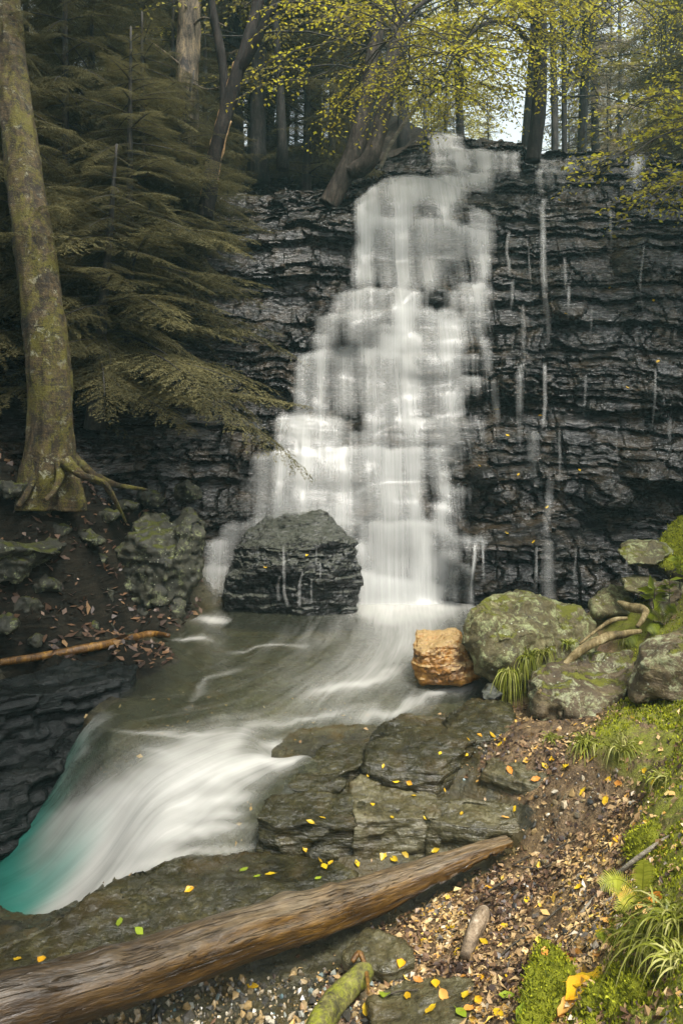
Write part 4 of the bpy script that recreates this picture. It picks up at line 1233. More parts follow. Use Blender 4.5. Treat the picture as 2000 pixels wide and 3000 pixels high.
# black ledges along the left waterline
flag('dark_ledge', [(-150, 1620, .16), (-120, 1570, .14), (60, 1545, .12), (220, 1522, .07), (330, 1512, .03), (300, 1560, .03), (150, 1590, .05), (0, 1612, .09)], .5, 'black_ledge', 141, 'low black layered ledge under the slim orange log', .022, .03, .06, .05, cat='rock ledge')
flag('dark_ledge', [(-220, 1850, -.4), (-120, 1765, -.38), (40, 1720, -.36), (130, 1706, -.34), (165, 1730, -.36), (100, 1775, -.4), (0, 1815, -.42)], .7, 'black_ledge', 143, 'lower black ledge at the far left dropping to the teal tinted water', .022, .035, .06, .05, cat='rock ledge')
rock('dark_ledge', [W((60, 1760, 6.1), (90, 1700, 6.2), (180, 1668, 6.1), (250, 1690, 5.8), (262, 1740, 5.65), (180, 1790, 5.8), (80, 1800, 6.0), (100, 1710, 6.6), (240, 1690, 6.3), (90, 1860, 6.1), (230, 1800, 5.7))], 'black_ledge', .02, .05, .01, .05, 147, 2, label='black stone parting the water above the white cascade', cat='rock')
flag('stone_slab', [(1105, 1768, -.03), (1125, 1735, .0), (1250, 1728, .06), (1345, 1745, .12), (1320, 1772, .08), (1190, 1795, -.03)], .12, 'slab', 151, 'grey ledge stone half buried in leaves above the small dark mossy stone')
# rocks of the dark left bank
_rs = np.random.RandomState(8)
LEFT_ROCKS = [((40, 1260), 7.4, .42, 'angular dark rock with a mossy top at the left edge under the tree'), ((195, 1240), 8.1, .16, 'small green topped stone below the big tree roots'), ((150, 1415), 7.6, .16, 'dark stone low on the left bank'), ((225, 1375), 8.1, .2, 'mossy stone left of the tall cleft boulder'),
              ((200, 1440), 7.7, .12, 'reddish stone at the waterline above the small log'), ((90, 1170), 7.9, .17, 'flat stone left of the tree roots'), ((250, 1180), 8.7, .15, 'mossy stone above the tall cleft boulder'), ((285, 1165), 8.9, .14, 'narrow upright mossy stone above the cleft boulder'), ((30, 1130), 7.6, .16, 'grey stone at the left edge beside the trunk foot'),
              ((130, 1220), 7.9, .14, 'dark stone under the roots of the big tree'), ((60, 1400), 7.3, .15, 'small dark stone at the left edge near the pool')]
LEFT_ROCKS += [((20, 1310), 7.3, .2, 'blackish boulder at the left edge below the angular mossy topped rock'), ((110, 1340), 7.5, .17, 'dark rounded stone in the middle of the shaded bank'), ((170, 1330), 7.9, .12, 'dark stone halfway between the tree roots and the slim log'), ((300, 1440), 8.3, .1, 'little dark stone at the foot of the tall cleft boulder'),
               ((240, 1440), 7.9, .1, 'small reddish brown stone by the upper end of the slim log'), ((220, 1290), 8.2, .13, 'greenish stone leaning on the tall cleft boulder'), ((10, 1440), 7.0, .13, 'black stone at the left edge just above the slim log'), ((85, 1470), 7.1, .09, 'small black stone just above the slim log'), ((420, 1130), 9.5, .2, 'black rock in the hollow above the tall cleft boulder'), ((340, 1140), 9.2, .16, 'dark stone behind the twin humps of the cleft boulder')]
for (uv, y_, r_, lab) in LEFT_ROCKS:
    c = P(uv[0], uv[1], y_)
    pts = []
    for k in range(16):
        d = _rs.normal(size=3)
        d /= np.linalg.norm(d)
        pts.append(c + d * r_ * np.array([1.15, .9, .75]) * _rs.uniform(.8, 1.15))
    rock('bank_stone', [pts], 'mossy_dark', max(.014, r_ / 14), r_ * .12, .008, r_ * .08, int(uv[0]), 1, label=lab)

# ------------------------------------------------------------------ trees
def rot_z(V, a):
    c, s = math.cos(a), math.sin(a)
    return np.stack([V[:, 0] * c - V[:, 1] * s, V[:, 0] * s + V[:, 1] * c, V[:, 2]], -1)


def hemlock_bough(rng, L, step=.05, blade=.05, wid=.011, spread=.40):
    """flat drooping spray along +X: (blade triangles V, F, tone), (wood tubes V, F)"""
    n = max(8, int(L / step))
    s = np.linspace(0.04, 1, n)
    wob = rng.normal(0, .05, 3)
    ax = np.stack([s * L, L * (.10 * wob[0] * np.sin(s * 4) + .12 * wob[1] * s), L * (.10 * s - (.30 + wob[2]) * s ** 2.0)], -1)
    tan = np.gradient(ax, axis=0)
    tan /= np.linalg.norm(tan, axis=1)[:, None]
    B0, D1, LEN, TN = [], [], [], []
    tv, tf = [], []
    for i in range(n):
        for side in ((-1, 1) if i % 1 == 0 else ()):
            l2 = spread * L * (1 - s[i]) ** .75 * min(1, .25 + s[i] * 3.2) * rng.uniform(.55, 1.1) + blade * .9
            ang = math.radians(rng.uniform(42, 62))
            t0 = tan[i]
            lat = np.cross([0, 0, 1.0], t0)
            lat /= np.linalg.norm(lat)
            d = t0 * math.cos(ang) + side * lat * math.sin(ang)
            m = max(2, int(l2 / (blade * .42)))
            q = np.linspace(.06, 1, m)
            droop = rng.uniform(.12, .38)
            pts = ax[i] + d[None] * (q * l2)[:, None]
            pts[:, 2] -= droop * l2 * q ** 1.8
            pts += rng.normal(0, .004, pts.shape)
            dd = np.gradient(pts, axis=0)
            dd /= np.linalg.norm(dd, axis=1)[:, None] + 1e-9
            lt = np.cross([0, 0, 1.0], dd)
            lt /= np.linalg.norm(lt, axis=1)[:, None] + 1e-9
            tone = rng.uniform(0, 1)
            for sd in (-1, 1):
                a2 = np.radians(rng.uniform(24, 48, m))
                e = dd * np.cos(a2)[:, None] + sd * lt * np.sin(a2)[:, None]
                e[:, 2] += rng.uniform(-.35, .12, m)
                B0.append(pts); D1.append(e); LEN.append(blade * (1.15 - .6 * q) * rng.uniform(.7, 1.25, m)); TN.append(np.full(m, tone) + rng.uniform(-.2, .2, m))
            B0.append(pts[-1:]); D1.append(dd[-1:]); LEN.append(np.array([blade])); TN.append(np.array([tone]))
    B0, D1, LEN, TN = np.concatenate(B0), np.concatenate(D1), np.concatenate(LEN), np.concatenate(TN)
    sdv = np.cross(D1, rng.normal(0, .5, D1.shape) + [0, 0, 1.0])
    sdv /= np.linalg.norm(sdv, axis=1)[:, None] + 1e-9
    a = B0 - sdv * wid * .5
    b = B0 + D1 * LEN[:, None] * .5 + sdv * wid * .75
    c = B0 + D1 * LEN[:, None]
    dq = B0 + D1 * LEN[:, None] * .5 - sdv * wid * .75
    V = np.stack([a, b, c, dq], 1).reshape(-1, 3)
    F = np.arange(len(V)).reshape(-1, 4)
    return V, F, np.repeat(TN, 4), ax


def leaf_bough(rng, L, leaf=.06, dens=1.0, droop=.2, up=0.0):
    """alternate-leaved twig spray along +X"""
    n = max(5, int(L / .11))
    s = np.linspace(.08, 1, n)
    w = rng.normal(0, .12, 2)
    ax = np.stack([s * L, L * w[0] * s * s, L * (up * s - droop * s ** 2 + .05 * w[1] * np.sin(5 * s))], -1)
    tan = np.gradient(ax, axis=0)
    tan /= np.linalg.norm(tan, axis=1)[:, None]
    PV, PD, tw = [], [], []
    for i in range(n):
        for side in (-1, 1):
            if rng.rand() > .85:
                continue
            l2 = (.38 * L * (1 - s[i]) ** .8 + leaf * 1.2) * rng.uniform(.5, 1.1)
            lat = np.cross([0, 0, 1.0], tan[i])
            lat /= np.linalg.norm(lat)
            an = math.radians(rng.uniform(35, 65))
            d = tan[i] * math.cos(an) + side * lat * math.sin(an) + np.array([0, 0, rng.normal(0, .15)])
            m = max(2, int(l2 / (leaf * .62) * dens))
            q = np.linspace(.15, 1, m)
            pts = ax[i] + d[None] * (q * l2)[:, None]
            pts[:, 2] -= droop * l2 * q ** 2
            tw.append((ax[i], pts[-1]))
            for k in range(m):
                sd = -1 if k % 2 else 1
                e = d * .6 + sd * np.cross([0, 0, 1.0], d) * .8 + rng.normal(0, .25, 3) + [0, 0, -.25]
                PV.append(pts[k]); PD.append(e / np.linalg.norm(e))
    return np.array(PV), np.array(PD), ax, tw


def leaf_blades(rng, Pv, Pd, leaf, flat=.8):
    """pointed oval leaves, folded along the midrib"""
    n = len(Pv)
    sz = leaf * rng.uniform(.55, 1.2, n)[:, None]
    up = rng.normal(0, .45, (n, 3)) + [0, 0, flat]
    sd = np.cross(Pd, up)
    sd /= np.linalg.norm(sd, axis=1)[:, None] + 1e-9
    nn = np.cross(sd, Pd)
    w = .30
    V = np.stack([Pv, Pv + Pd * sz * .45 + sd * sz * w + nn * sz * .08, Pv + Pd * sz, Pv + Pd * sz * .45 - sd * sz * w + nn * sz * .08], 1).reshape(-1, 3)
    i = np.arange(n)[:, None] * 4
    F = np.concatenate([i + np.array([[0, 1, 2]]), i + np.array([[0, 2, 3]])])
    return V, F, np.repeat(rng.uniform(0, 1, n), 4)


def crown_mesh(acc, wood, leaf_mat, wood_mat, off=(0, 0, 0)):
    """foliage and its twigs as one crown mesh with two materials"""
    V, F = acc.arrays()
    Vw, Fw = wood.arrays()
    V2 = np.vstack([V, Vw]) - np.asarray(off)
    fs = F + [f + len(V) for f in Fw]
    mi = np.concatenate([np.full(len(f), 0) for f in F] + [np.full(len(f), 1) for f in Fw])
    return mesh_data('crown', V2, fs, None, False, {'tone': np.concatenate([acc.attr(), np.full(len(Vw), .5)])}, [leaf_mat, wood_mat], mi)


# ---- hemlock crowns: three shared meshes, base at the origin, height H
def hemlock_crown(seed, H, r0, zlow, gap, step=.05, blade=.05, wid=.011, kinds=5, arms=3, power=.8):
    rng = np.random.RandomState(seed)
    LB = 1.7
    lib = [hemlock_bough(rng, LB, step, blade, wid) for _ in range(kinds)]
    acc, wood = Acc(), Acc()
    z = zlow
    az = rng.uniform(0, 6.28)
    while z < H - .15:
        fr = (z - zlow) / (H - zlow)
        for _ in range(arms):
            L = r0 * (1 - fr) ** power * rng.uniform(.45, 1.12) + .15
            az += 2.4 + rng.uniform(-.4, .4)
            V, F, tn, ax = lib[rng.randint(kinds)]
            k = L / LB
            V2 = V * np.array([k, k * (1 if rng.rand() < .5 else -1), k])
            el = rng.normal(-.06, .26) - .08 * (1 - fr)
            ce, se = math.cos(el), math.sin(el)
            R = lambda A: rot_z(np.stack([A[:, 0] * ce - A[:, 2] * se, A[:, 1], A[:, 0] * se + A[:, 2] * ce], -1), az) + [0, 0, z]
            acc.add(R(V2), F, np.clip(tn * .7 + .3 * rng.rand(), 0, 1))
            A2 = R(np.vstack([[0, 0, 0], ax[:int(len(ax) * .86):5] * k]))
            add_tube(wood, A2, np.linspace(.006 + .008 * L, .003, len(A2)), 5, caps=False)
        z += gap * rng.uniform(.7, 1.3)
    return crown_mesh(acc, wood, M['needles'], M['bark_forest'])


def straight_trunk(H, r, seed, mat='bark_forest', lean=(0, 0), sides=10, taper=.35, name='trunk', wig=.05):
    n = 26
    s = np.linspace(0, 1, n)
    path = np.stack([lean[0] * s + wig * vnoise(s * 3, seed * 1.7, seed=seed), lean[1] * s + wig * vnoise(s * 3, seed * 2.3 + 9, seed=seed + 1), H * s - .4 * (1 - s) ** 8], -1)
    rad = r * (1 - (1 - taper) * s) * (1 + .5 * np.exp(-s * H / .25))
    acc = Acc()
    add_tube(acc, path, rad, sides, .09, (5, 1.3), seed)
    V, F = acc.arrays()
    return mesh_data(name, V, F, M[mat], True), path


def tree_empty(name, loc, label, group=None, cat='tree'):
    e = link(name, None, tuple(loc))
    return tag(e, label, cat, group)


CROWN = [hemlock_crown(11, 6.5, 2.5, .25, .21, .046, .046, .0055, 6, 4), hemlock_crown(12, 5.5, 2.2, .3, .20, .046, .046, .0055, 6, 4), hemlock_crown(13, 7.5, 2.7, .4, .24, .046, .046, .0055, 6, 4)]


def hemlock(u, v, y, k, sc, rz, label, rt=.08, group='hemlocks on the left bank', tilt=(0, 0), zs=1.0):
    base = P(u, v, y)
    e = tree_empty('hemlock_tree', base, label, group)
    me = CROWN[k]
    H = (6.5, 5.5, 7.5)[k]
    tm, _ = straight_trunk(H * sc * zs, rt, 200 + int(u), taper=.15, wig=.02)
    link('trunk', tm, parent=e)
    for nm, d in (('crown', me),):
        o = link(nm, d, parent=e)
        o.scale = (sc, sc, sc * zs)
        o.rotation_euler = (0, 0, rz)
    e.rotation_euler = (tilt[0], tilt[1], 0)
    return e


hemlock(300, 930, 9.7, 0, 1.0, .3, 'broad hemlock whose lowest boughs droop beside the falls, nearest of the dark thicket', zs=.7)
hemlock(150, 900, 10.6, 2, .95, 1.7, 'tall dark hemlock rising behind the big mossy trunk')
hemlock(-60, 930, 10.0, 1, 1.1, 2.9, 'hemlock at the left edge behind the mossy trunk')
hemlock(400, 700, 11.4, 1, .85, 4.0, 'hemlock in front of the peeling dead trunk')
hemlock(250, 600, 12.6, 0, .95, 5.1, 'hemlock filling the slope between the mossy trunk and the dead trunk', zs=.7)
hemlock(60, 560, 12.9, 2, .9, .9, 'hemlock high on the left slope beside the mossy trunk top')
hemlock(400, 470, 14.4, 1, .9, 2.2, 'hemlock behind the leaning peeled tree')
hemlock(705, 440, 14.2, 1, .95, 2.6, 'hemlock on the ledge left of the two stemmed tree, grey boughs hanging at the top')
hemlock(1590, 420, 15.0, 2, .9, 1.1, 'grey brown hemlock at the right edge of the cliff top')
hemlock(225, 905, 9.1, 1, .72, 2.0, 'small hemlock close behind the mossy trunk, boughs over the bank', zs=.7, tilt=(.08, .1))
hemlock(350, 690, 10.7, 0, .7, 5.4, 'slanting young hemlock in the middle of the left thicket', zs=.7, tilt=(-.05, .16))
hemlock(95, 830, 9.4, 2, .66, 3.1, 'hemlock hidden behind the mossy trunk showing boughs on both sides', tilt=(.05, -.1))
hemlock(330, 800, 10.6, 1, 1.15, 3.3, 'hemlock with feathery boughs just behind the lowest drooping boughs', zs=.7)
hemlock(210, 720, 11.6, 2, 1.0, 4.4, 'hemlock standing mid slope right of the mossy trunk')
hemlock(330, 500, 13.6, 2, .8, .2, 'hemlock left of the dead peeling trunk, high on the slope')
hemlock(160, 480, 14.2, 0, 1.0, 1.2, 'hemlock high behind the mossy trunk, its top out of sight')
hemlock(-40, 700, 11.8, 2, 1.0, 3.8, 'hemlock beyond the left edge showing only its boughs')
hemlock(470, 450, 13.4, 1, .55, 5.5, 'small hemlock at the foot of the dark forked tree')

# ---- the big mossy leaning trunk on the left
path = spline([tuple(P(110, 1165, 7.98)) + (.28,), tuple(P(114, 1095, 7.97)) + (.262,), tuple(P(117, 1030, 7.98)) + (.232,), tuple(P(117, 920, 8.0)) + (.212,), tuple(P(103, 760, 8.1)) + (.205,), tuple(P(82, 580, 8.25)) + (.20,), tuple(P(58, 420, 8.5)) + (.185,),
               tuple(P(36, 240, 8.8)) + (.168,), tuple(P(22, 90, 9.1)) + (.155,), tuple(P(8, -120, 9.6)) + (.14,), tuple(P(-10, -420, 10.2)) + (.11,), tuple(P(-20, -700, 10.6)) + (.05,)], 190)
e = tree_empty('mossy_tree', P(112, 1100, 7.95), 'big leaning tree with yellow green mossy bark at the left edge')


def flare(s, th):
    return 1 + np.exp(-np.maximum(s - .1, 0) / .22) * (.16 + .20 * np.cos(th * 3 + .6) + .12 * np.cos(th * 5 + 2) + .05 * np.cos(th * 9))


acc = Acc()
add_tube(acc, path[:, :3], path[:, 3], 56, .10, (9, 2.2), 5, flare=flare)
V, F = acc.arrays()
place('trunk', V, F, M['bark_moss'], True, e)
for pts in ([(92, 1030, 7.86, .05), (80, 1080, 7.76, .045), (66, 1125, 7.65, .035), (40, 1165, 7.5, .02)],
            [(130, 1050, 7.82, .045), (138, 1090, 7.72, .04), (126, 1125, 7.6, .03), (104, 1150, 7.5, .02)],
            [(150, 1060, 7.75, .06), (192, 1092, 7.68, .04), (240, 1112, 7.8, .03), (270, 1160, 7.95, .02), (290, 1200, 8.1, .01)],
            [(160, 1040, 8.0, .05), (205, 1085, 8.05, .045), (260, 1112, 8.3, .03), (340, 1125, 8.7, .012)]):
    q = spline([tuple(P(a, b, c)) + (d,) for a, b, c, d in pts], 30)
    acc = Acc()
    add_tube(acc, q[:, :3], q[:, 3], 14, .25, (6, 6), int(pts[0][0]))
    V, F = acc.arrays()
    place('root', V, F, M['bark_moss'], True, e)
# its crown: leafy boughs above the picture that shade the left bank
rng = np.random.RandomState(3)
libL = [leaf_bough(rng, 1.6, .085, .8) for _ in range(5)]
acc, wood = Acc(), Acc()
for k in range(150):
    i = rng.randint(166, 188)
    b = path[i, :3]
    az = rng.uniform(0, 6.28)
    L0 = rng.uniform(.3, 2.0)
    d = np.array([math.cos(az), math.sin(az), rng.uniform(-.05, .5)])
    end = b + d * L0
    PV, PD, ax, tw = libL[rng.randint(5)]
    a2 = az + rng.uniform(-.9, .9)
    V, F, tn = leaf_blades(rng, rot_z(PV, a2) + end, rot_z(PD, a2), .10)
    acc.add(V, F, tn)
    add_tube(wood, spline([b, b + d * L0 * .5 + [0, 0, .1], end, end + rot_z(ax[-1:], a2)[0]], 8), np.linspace(.03, .006, 8), 5, caps=False)
link('crown', crown_mesh(acc, wood, M['beech_far'], M['bark_grey'], e.location), parent=e)


def bough_crown(e, path, n, seed, lo, hi, reach, mat, leaf=.075, kinds=5, L=1.5, droop=.25, up=(-.1, .4), az0=None, dens=.9, wood_mat='bark_forest', wr=.02):
    """leafy boughs off a limb path (world points), as crown + branches parts of tree e"""
    rng = np.random.RandomState(seed)
    lib = [leaf_bough(rng, L, leaf, dens, droop) for _ in range(kinds)]
    acc, wood = Acc(), Acc()
    N_ = len(path)
    for k in range(n):
        b = path[min(N_ - 1, int(N_ * rng.uniform(lo, hi)))]
        az = rng.uniform(0, 6.28) if az0 is None else rng.normal(az0[0], az0[1])
        L0 = reach * rng.uniform(.1, 1.0)
        d = np.array([math.cos(az), math.sin(az), rng.uniform(*up)])
        end = b + d * L0
        PV, PD, ax, tw = lib[rng.randint(kinds)]
        a2 = az + rng.uniform(-.8, .8)
        V, F, tn = leaf_blades(rng, rot_z(PV, a2) + end, rot_z(PD, a2), leaf)
        acc.add(V, F, tn)
        add_tube(wood, spline([b, b + d * L0 * .5 + [0, 0, .08 * L0], end, end + rot_z(ax[len(ax) // 2:len(ax) // 2 + 1], a2)[0], end + rot_z(ax[-1:], a2)[0]], 10), np.linspace(wr, .003, 10), 5, caps=False)
        for a, c in tw[::3]:
            q = rot_z(np.array([a, c]), a2) + end
            add_tube(wood, q, np.array([.003, .0015]), 3, caps=False)
    link('crown', crown_mesh(acc, wood, M[mat], M[wood_mat], e.location), parent=e)


def limb(e, pts, mat, sides=14, bump=.12, bs=(6, 3), n=70, seed=1, name='trunk'):
    q = spline([tuple(P(a, b, c)) + (d,) for a, b, c, d in pts], n)
    acc = Acc()
    add_tube(acc, q[:, :3], q[:, 3], sides, bump, bs, seed)
    V, F = acc.arrays()
    place(name, V, F, M[mat], True, e)
    return q


# peeling dead trunk
e = tree_empty('dead_tree', P(420, 520, 11.2), 'dead trunk with peeling bark and pale wood patches behind the hemlocks')
limb(e, [(415, 560, 11.2, .17), (422, 420, 11.2, .155), (428, 300, 11.2, .15), (428, 180, 11.2, .15), (434, 60, 11.3, .15), (440, -80, 11.3, .14), (446, -260, 11.4, .11)], 'bark_dead', 22, .16, (7, 3), 110, 4)
for pts in ([(440, 60, 11.2, .02), (470, 40, 11.1, .015), (520, 60, 11.0, .008)], [(440, 190, 11.1, .02), (480, 205, 11.0, .012), (530, 190, 10.9, .006)], [(416, 150, 11.1, .02), (380, 120, 11.0, .012), (340, 90, 10.9, .006)]):
    limb(e, pts, 'bark_dead', 6, .1, n=14, name='dead_branch')
# dark leaning forked tree with strips of pale inner wood
e = tree_empty('forked_tree', P(476, 470, 10.6), 'dark leaning forked tree with strips of bark peeled off')
q = limb(e, [(470, 500, 10.6, .115), (480, 440, 10.6, .10), (496, 350, 10.6, .095), (520, 255, 10.6, .095), (548, 160, 10.6, .085), (578, 60, 10.7, .075), (600, -20, 10.8, .07), (640, -140, 11, .05)], 'bark_dark', 16, .12, (6, 3), 100, 6)
limb(e, [(548, 165, 10.6, .07), (580, 110, 10.5, .062), (615, 40, 10.4, .058), (655, -30, 10.4, .05), (700, -130, 10.4, .03)], 'bark_dark', 12, .12, n=50, seed=7, name='fork')
limb(e, [(516, 280, 10.58, .07), (512, 150, 10.65, .06), (488, 20, 10.7, .05), (478, -100, 10.8, .03)], 'bark_dark', 10, .1, n=40, seed=8, name='fork')
for sgn, a, b in ((-1, 8, 46), (1, 14, 40), (-1, 50, 60)):
    i = np.arange(a, b)
    pth = q[i, :3] + np.stack([sgn * q[i, 3] * .93, -.02 + 0 * i, 0 * i + .0], -1)
    pth[:, 0] += .010 * vnoise(i * .6, 3.0, seed=9)
    acc = Acc()
    add_tube(acc, pth, (.012 + .008 * vnoise(i * .5, 1.0, seed=10)), 6, .3, (4, 9), 3)
    V, F = acc.arrays()
    place('peeled_strip', V, F, M['bark_strip'], True, e)
# leaning double trunk beside the top of the falls
e = tree_empty('leaning_tree', P(765, 455, 12.3), 'two stemmed grey tree leaning right at the top left of the falls')
qa = limb(e, [(752, 470, 12.3, .16), (775, 430, 12.3, .15), (812, 350, 12.3, .14), (840, 230, 12.4, .125), (858, 120, 12.5, .12), (872, 20, 12.6, .11), (890, -120, 12.7, .08), (905, -300, 12.9, .03)], 'bark_grey', 18, .1, (7, 2), 90, 11)
qb = limb(e, [(800, 395, 12.25, .12), (845, 370, 12.2, .14), (870, 300, 12.2, .125), (890, 210, 12.2, .115), (905, 110, 12.3, .105), (918, 0, 12.4, .095), (930, -160, 12.6, .06), (938, -320, 12.8, .03)], 'bark_grey', 18, .1, (7, 2), 90, 12, name='stem')
bough_crown(e, np.vstack([qa[45:, :3], qb[45:, :3]]), 60, 71, 0, 1, 2.4, 'beech_far', .075)
# slim pale leaning birch
e = tree_empty('leaning_birch', P(876, 378, 12.8), 'slim pale sapling leaning right over the top of the falls')
qc = limb(e, [(872, 385, 12.8, .035), (900, 325, 12.7, .032), (938, 268, 12.6, .03), (975, 225, 12.5, .026), (1025, 178, 12.4, .02), (1060, 150, 12.3, .01)], 'bark_pale', 8, .08, n=40, seed=13)
bough_crown(e, qc[:, :3], 16, 72, .55, 1, .7, 'beech', .06, L=.8)

# yellowing beech reaching over the top of the picture from the right, two smaller ones on the cliff edge
e = tree_empty('yellow_beech', P(1235, 360, 13.4), 'beech with drooping yellow leaves in front of the bright sky above the falls')
qd = limb(e, [(1222, 370, 13.4, .13), (1232, 300, 13.4, .12), (1240, 200, 13.4, .115), (1240, 80, 13.4, .11), (1232, -60, 13.3, .1), (1220, -260, 13.2, .07), (1215, -420, 13.1, .03)], 'bark_dark', 14, .1, n=80, seed=14)
ql = limb(e, [(1238, 60, 13.3, .05), (1160, -10, 12.2, .045), (1080, -30, 11.0, .04), (1000, -10, 10.2, .03), (930, 40, 9.8, .02), (890, 110, 9.6, .008)], 'bark_dark', 8, .1, n=60, seed=15, name='limb')
ql2 = limb(e, [(1240, 130, 13.3, .045), (1180, 60, 12.4, .04), (1120, 50, 11.6, .03), (1060, 100, 11.0, .02), (1020, 170, 10.8, .008)], 'bark_dark', 8, .1, n=60, seed=16, name='limb')
ql3 = limb(e, [(1236, 0, 13.3, .05), (1300, -60, 12.6, .04), (1380, -50, 12.0, .03), (1450, 0, 11.6, .015)], 'bark_dark', 8, .1, n=50, seed=17, name='limb')
bough_crown(e, np.vstack([ql[12:, :3], ql2[10:, :3], ql3[15:, :3]]), 115, 73, 0, 1, 1.1, 'beech', .058, L=1.1, droop=.45, up=(-.45, .25), wood_mat='twig', wr=.010)
# beech boughs entering from the right edge: the tree stands on the cliff outside the picture
e = tree_empty('edge_beech', P(1660, 420, 11.6), 'beech boughs with pale olive leaves reaching in at the right edge over the cliff')
qe = limb(e, [(1700, 520, 11.6, .10), (1690, 380, 11.6, .09), (1680, 240, 11.6, .08), (1670, 60, 11.6, .06), (1660, -120, 11.6, .03)], 'bark_grey', 12, .1, n=50, seed=18)
for k, pts in enumerate(([(1690, 300, 11.6, .03), (1600, 290, 10.8, .02), (1520, 310, 10.3, .012), (1440, 360, 10.0, .005)], [(1690, 400, 11.6, .03), (1610, 400, 10.6, .02), (1540, 430, 10.0, .012), (1490, 480, 9.8, .005)],
                         [(1680, 220, 11.6, .03), (1580, 200, 10.9, .02), (1500, 220, 10.4, .012), (1450, 250, 10.2, .005)])):
    q = limb(e, pts, 'bark_grey', 6, .1, n=40, seed=19 + k, name='limb')
    if k == 0:
        allq = q[8:, :3]
    else:
        allq = np.vstack([allq, q[8:, :3]])
bough_crown(e, allq, 46, 74, 0, 1, .35, 'beech', .075, L=.75, droop=.3, up=(-.3, .2), wood_mat='twig', wr=.006)

# ---- forest beyond: shared crowns of far conifers and far beeches, trunks of their own
FAR_H = 15.0


def far_crown(seed, lo, r0, dead=True, blade=.12, wid=.024):
    rng = np.random.RandomState(seed)
    LB = 1.8
    lib = [hemlock_bough(rng, LB, .12, blade, wid, .42) for _ in range(4)]
    acc, wood = Acc(), Acc()
    z, az = lo * FAR_H, 0
    while z < FAR_H - .3:
        fr = (z / FAR_H - lo) / (1 - lo)
        for _ in range(3):
            L = r0 * min(1, .45 + fr * 2.2) * (1 - fr) ** .7 * rng.uniform(.5, 1.1) + .2
            az += 2.4 + rng.uniform(-.5, .5)
            V, F, tn, ax = lib[rng.randint(4)]
            acc.add(rot_z(V * (L / LB), az) + [0, 0, z], F, tn)
            A2 = rot_z(np.vstack([[0, 0, 0], ax[::4] * (L / LB)]), az) + [0, 0, z]
            add_tube(wood, A2, np.linspace(.02, .005, len(A2)), 4, caps=False)
        z += rng.uniform(.3, .55)
    if dead:
        for k in range(26):
            z = rng.uniform(.06, lo + .1) * FAR_H
            a = rng.uniform(0, 6.28)
            L = rng.uniform(.3, 1.5)
            d = np.array([math.cos(a), math.sin(a), rng.uniform(-.3, .15)])
            add_tube(wood, np.array([[0, 0, z], d * L * .5 + [0, 0, z + .05], d * L + [0, 0, z - .12 * L]]), np.array([.016, .01, .004]), 4, caps=False)
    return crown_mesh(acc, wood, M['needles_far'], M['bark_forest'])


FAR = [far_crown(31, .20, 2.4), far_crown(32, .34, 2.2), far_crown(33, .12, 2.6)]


def far_leaf_crown(seed, lo, n=60, leaf=.14):
    rng = np.random.RandomState(seed)
    lib = [leaf_bough(rng, 1.8, leaf, .8, .3) for _ in range(4)]
    acc, wood = Acc(), Acc()
    for k in range(n):
        z = FAR_H * rng.uniform(lo, .98)
        a = rng.uniform(0, 6.28)
        L0 = rng.uniform(.2, 2.3) * (1.1 - abs(z / FAR_H - .6))
        d = np.array([math.cos(a), math.sin(a), rng.uniform(.0, .5)])
        b = np.array([0, 0, z])
        PV, PD, ax, tw = lib[rng.randint(4)]
        V, F, tn = leaf_blades(rng, rot_z(PV, a) + b + d * L0, rot_z(PD, a), leaf)
        acc.add(V, F, tn)
        add_tube(wood, np.array([b, b + d * L0, b + d * L0 + rot_z(ax[-1:], a)[0]]), np.array([.03, .015, .004]), 4, caps=False)
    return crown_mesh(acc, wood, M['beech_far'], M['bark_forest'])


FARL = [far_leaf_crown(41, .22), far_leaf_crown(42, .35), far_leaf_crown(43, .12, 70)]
TRUNKS = [straight_trunk(1.0, 1.0, 300 + k, taper=.3, wig=0.0) for k in range(1)]


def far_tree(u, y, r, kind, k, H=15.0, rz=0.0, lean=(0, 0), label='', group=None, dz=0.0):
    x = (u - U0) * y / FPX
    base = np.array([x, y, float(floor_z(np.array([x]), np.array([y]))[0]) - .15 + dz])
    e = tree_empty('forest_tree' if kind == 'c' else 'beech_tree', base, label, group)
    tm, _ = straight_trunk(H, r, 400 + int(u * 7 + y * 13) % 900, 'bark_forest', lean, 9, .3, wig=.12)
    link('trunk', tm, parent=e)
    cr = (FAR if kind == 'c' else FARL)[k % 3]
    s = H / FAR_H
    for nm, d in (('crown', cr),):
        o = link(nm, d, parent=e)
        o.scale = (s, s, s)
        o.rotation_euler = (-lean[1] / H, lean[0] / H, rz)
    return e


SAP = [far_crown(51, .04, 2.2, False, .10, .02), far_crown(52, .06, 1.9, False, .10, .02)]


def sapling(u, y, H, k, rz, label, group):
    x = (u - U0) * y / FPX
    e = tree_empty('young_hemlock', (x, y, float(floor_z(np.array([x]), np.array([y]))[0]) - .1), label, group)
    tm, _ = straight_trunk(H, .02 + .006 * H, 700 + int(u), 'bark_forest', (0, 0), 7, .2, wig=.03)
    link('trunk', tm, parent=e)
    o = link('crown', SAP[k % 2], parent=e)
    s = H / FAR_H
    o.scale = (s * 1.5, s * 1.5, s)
    o.rotation_euler = (0, 0, rz)


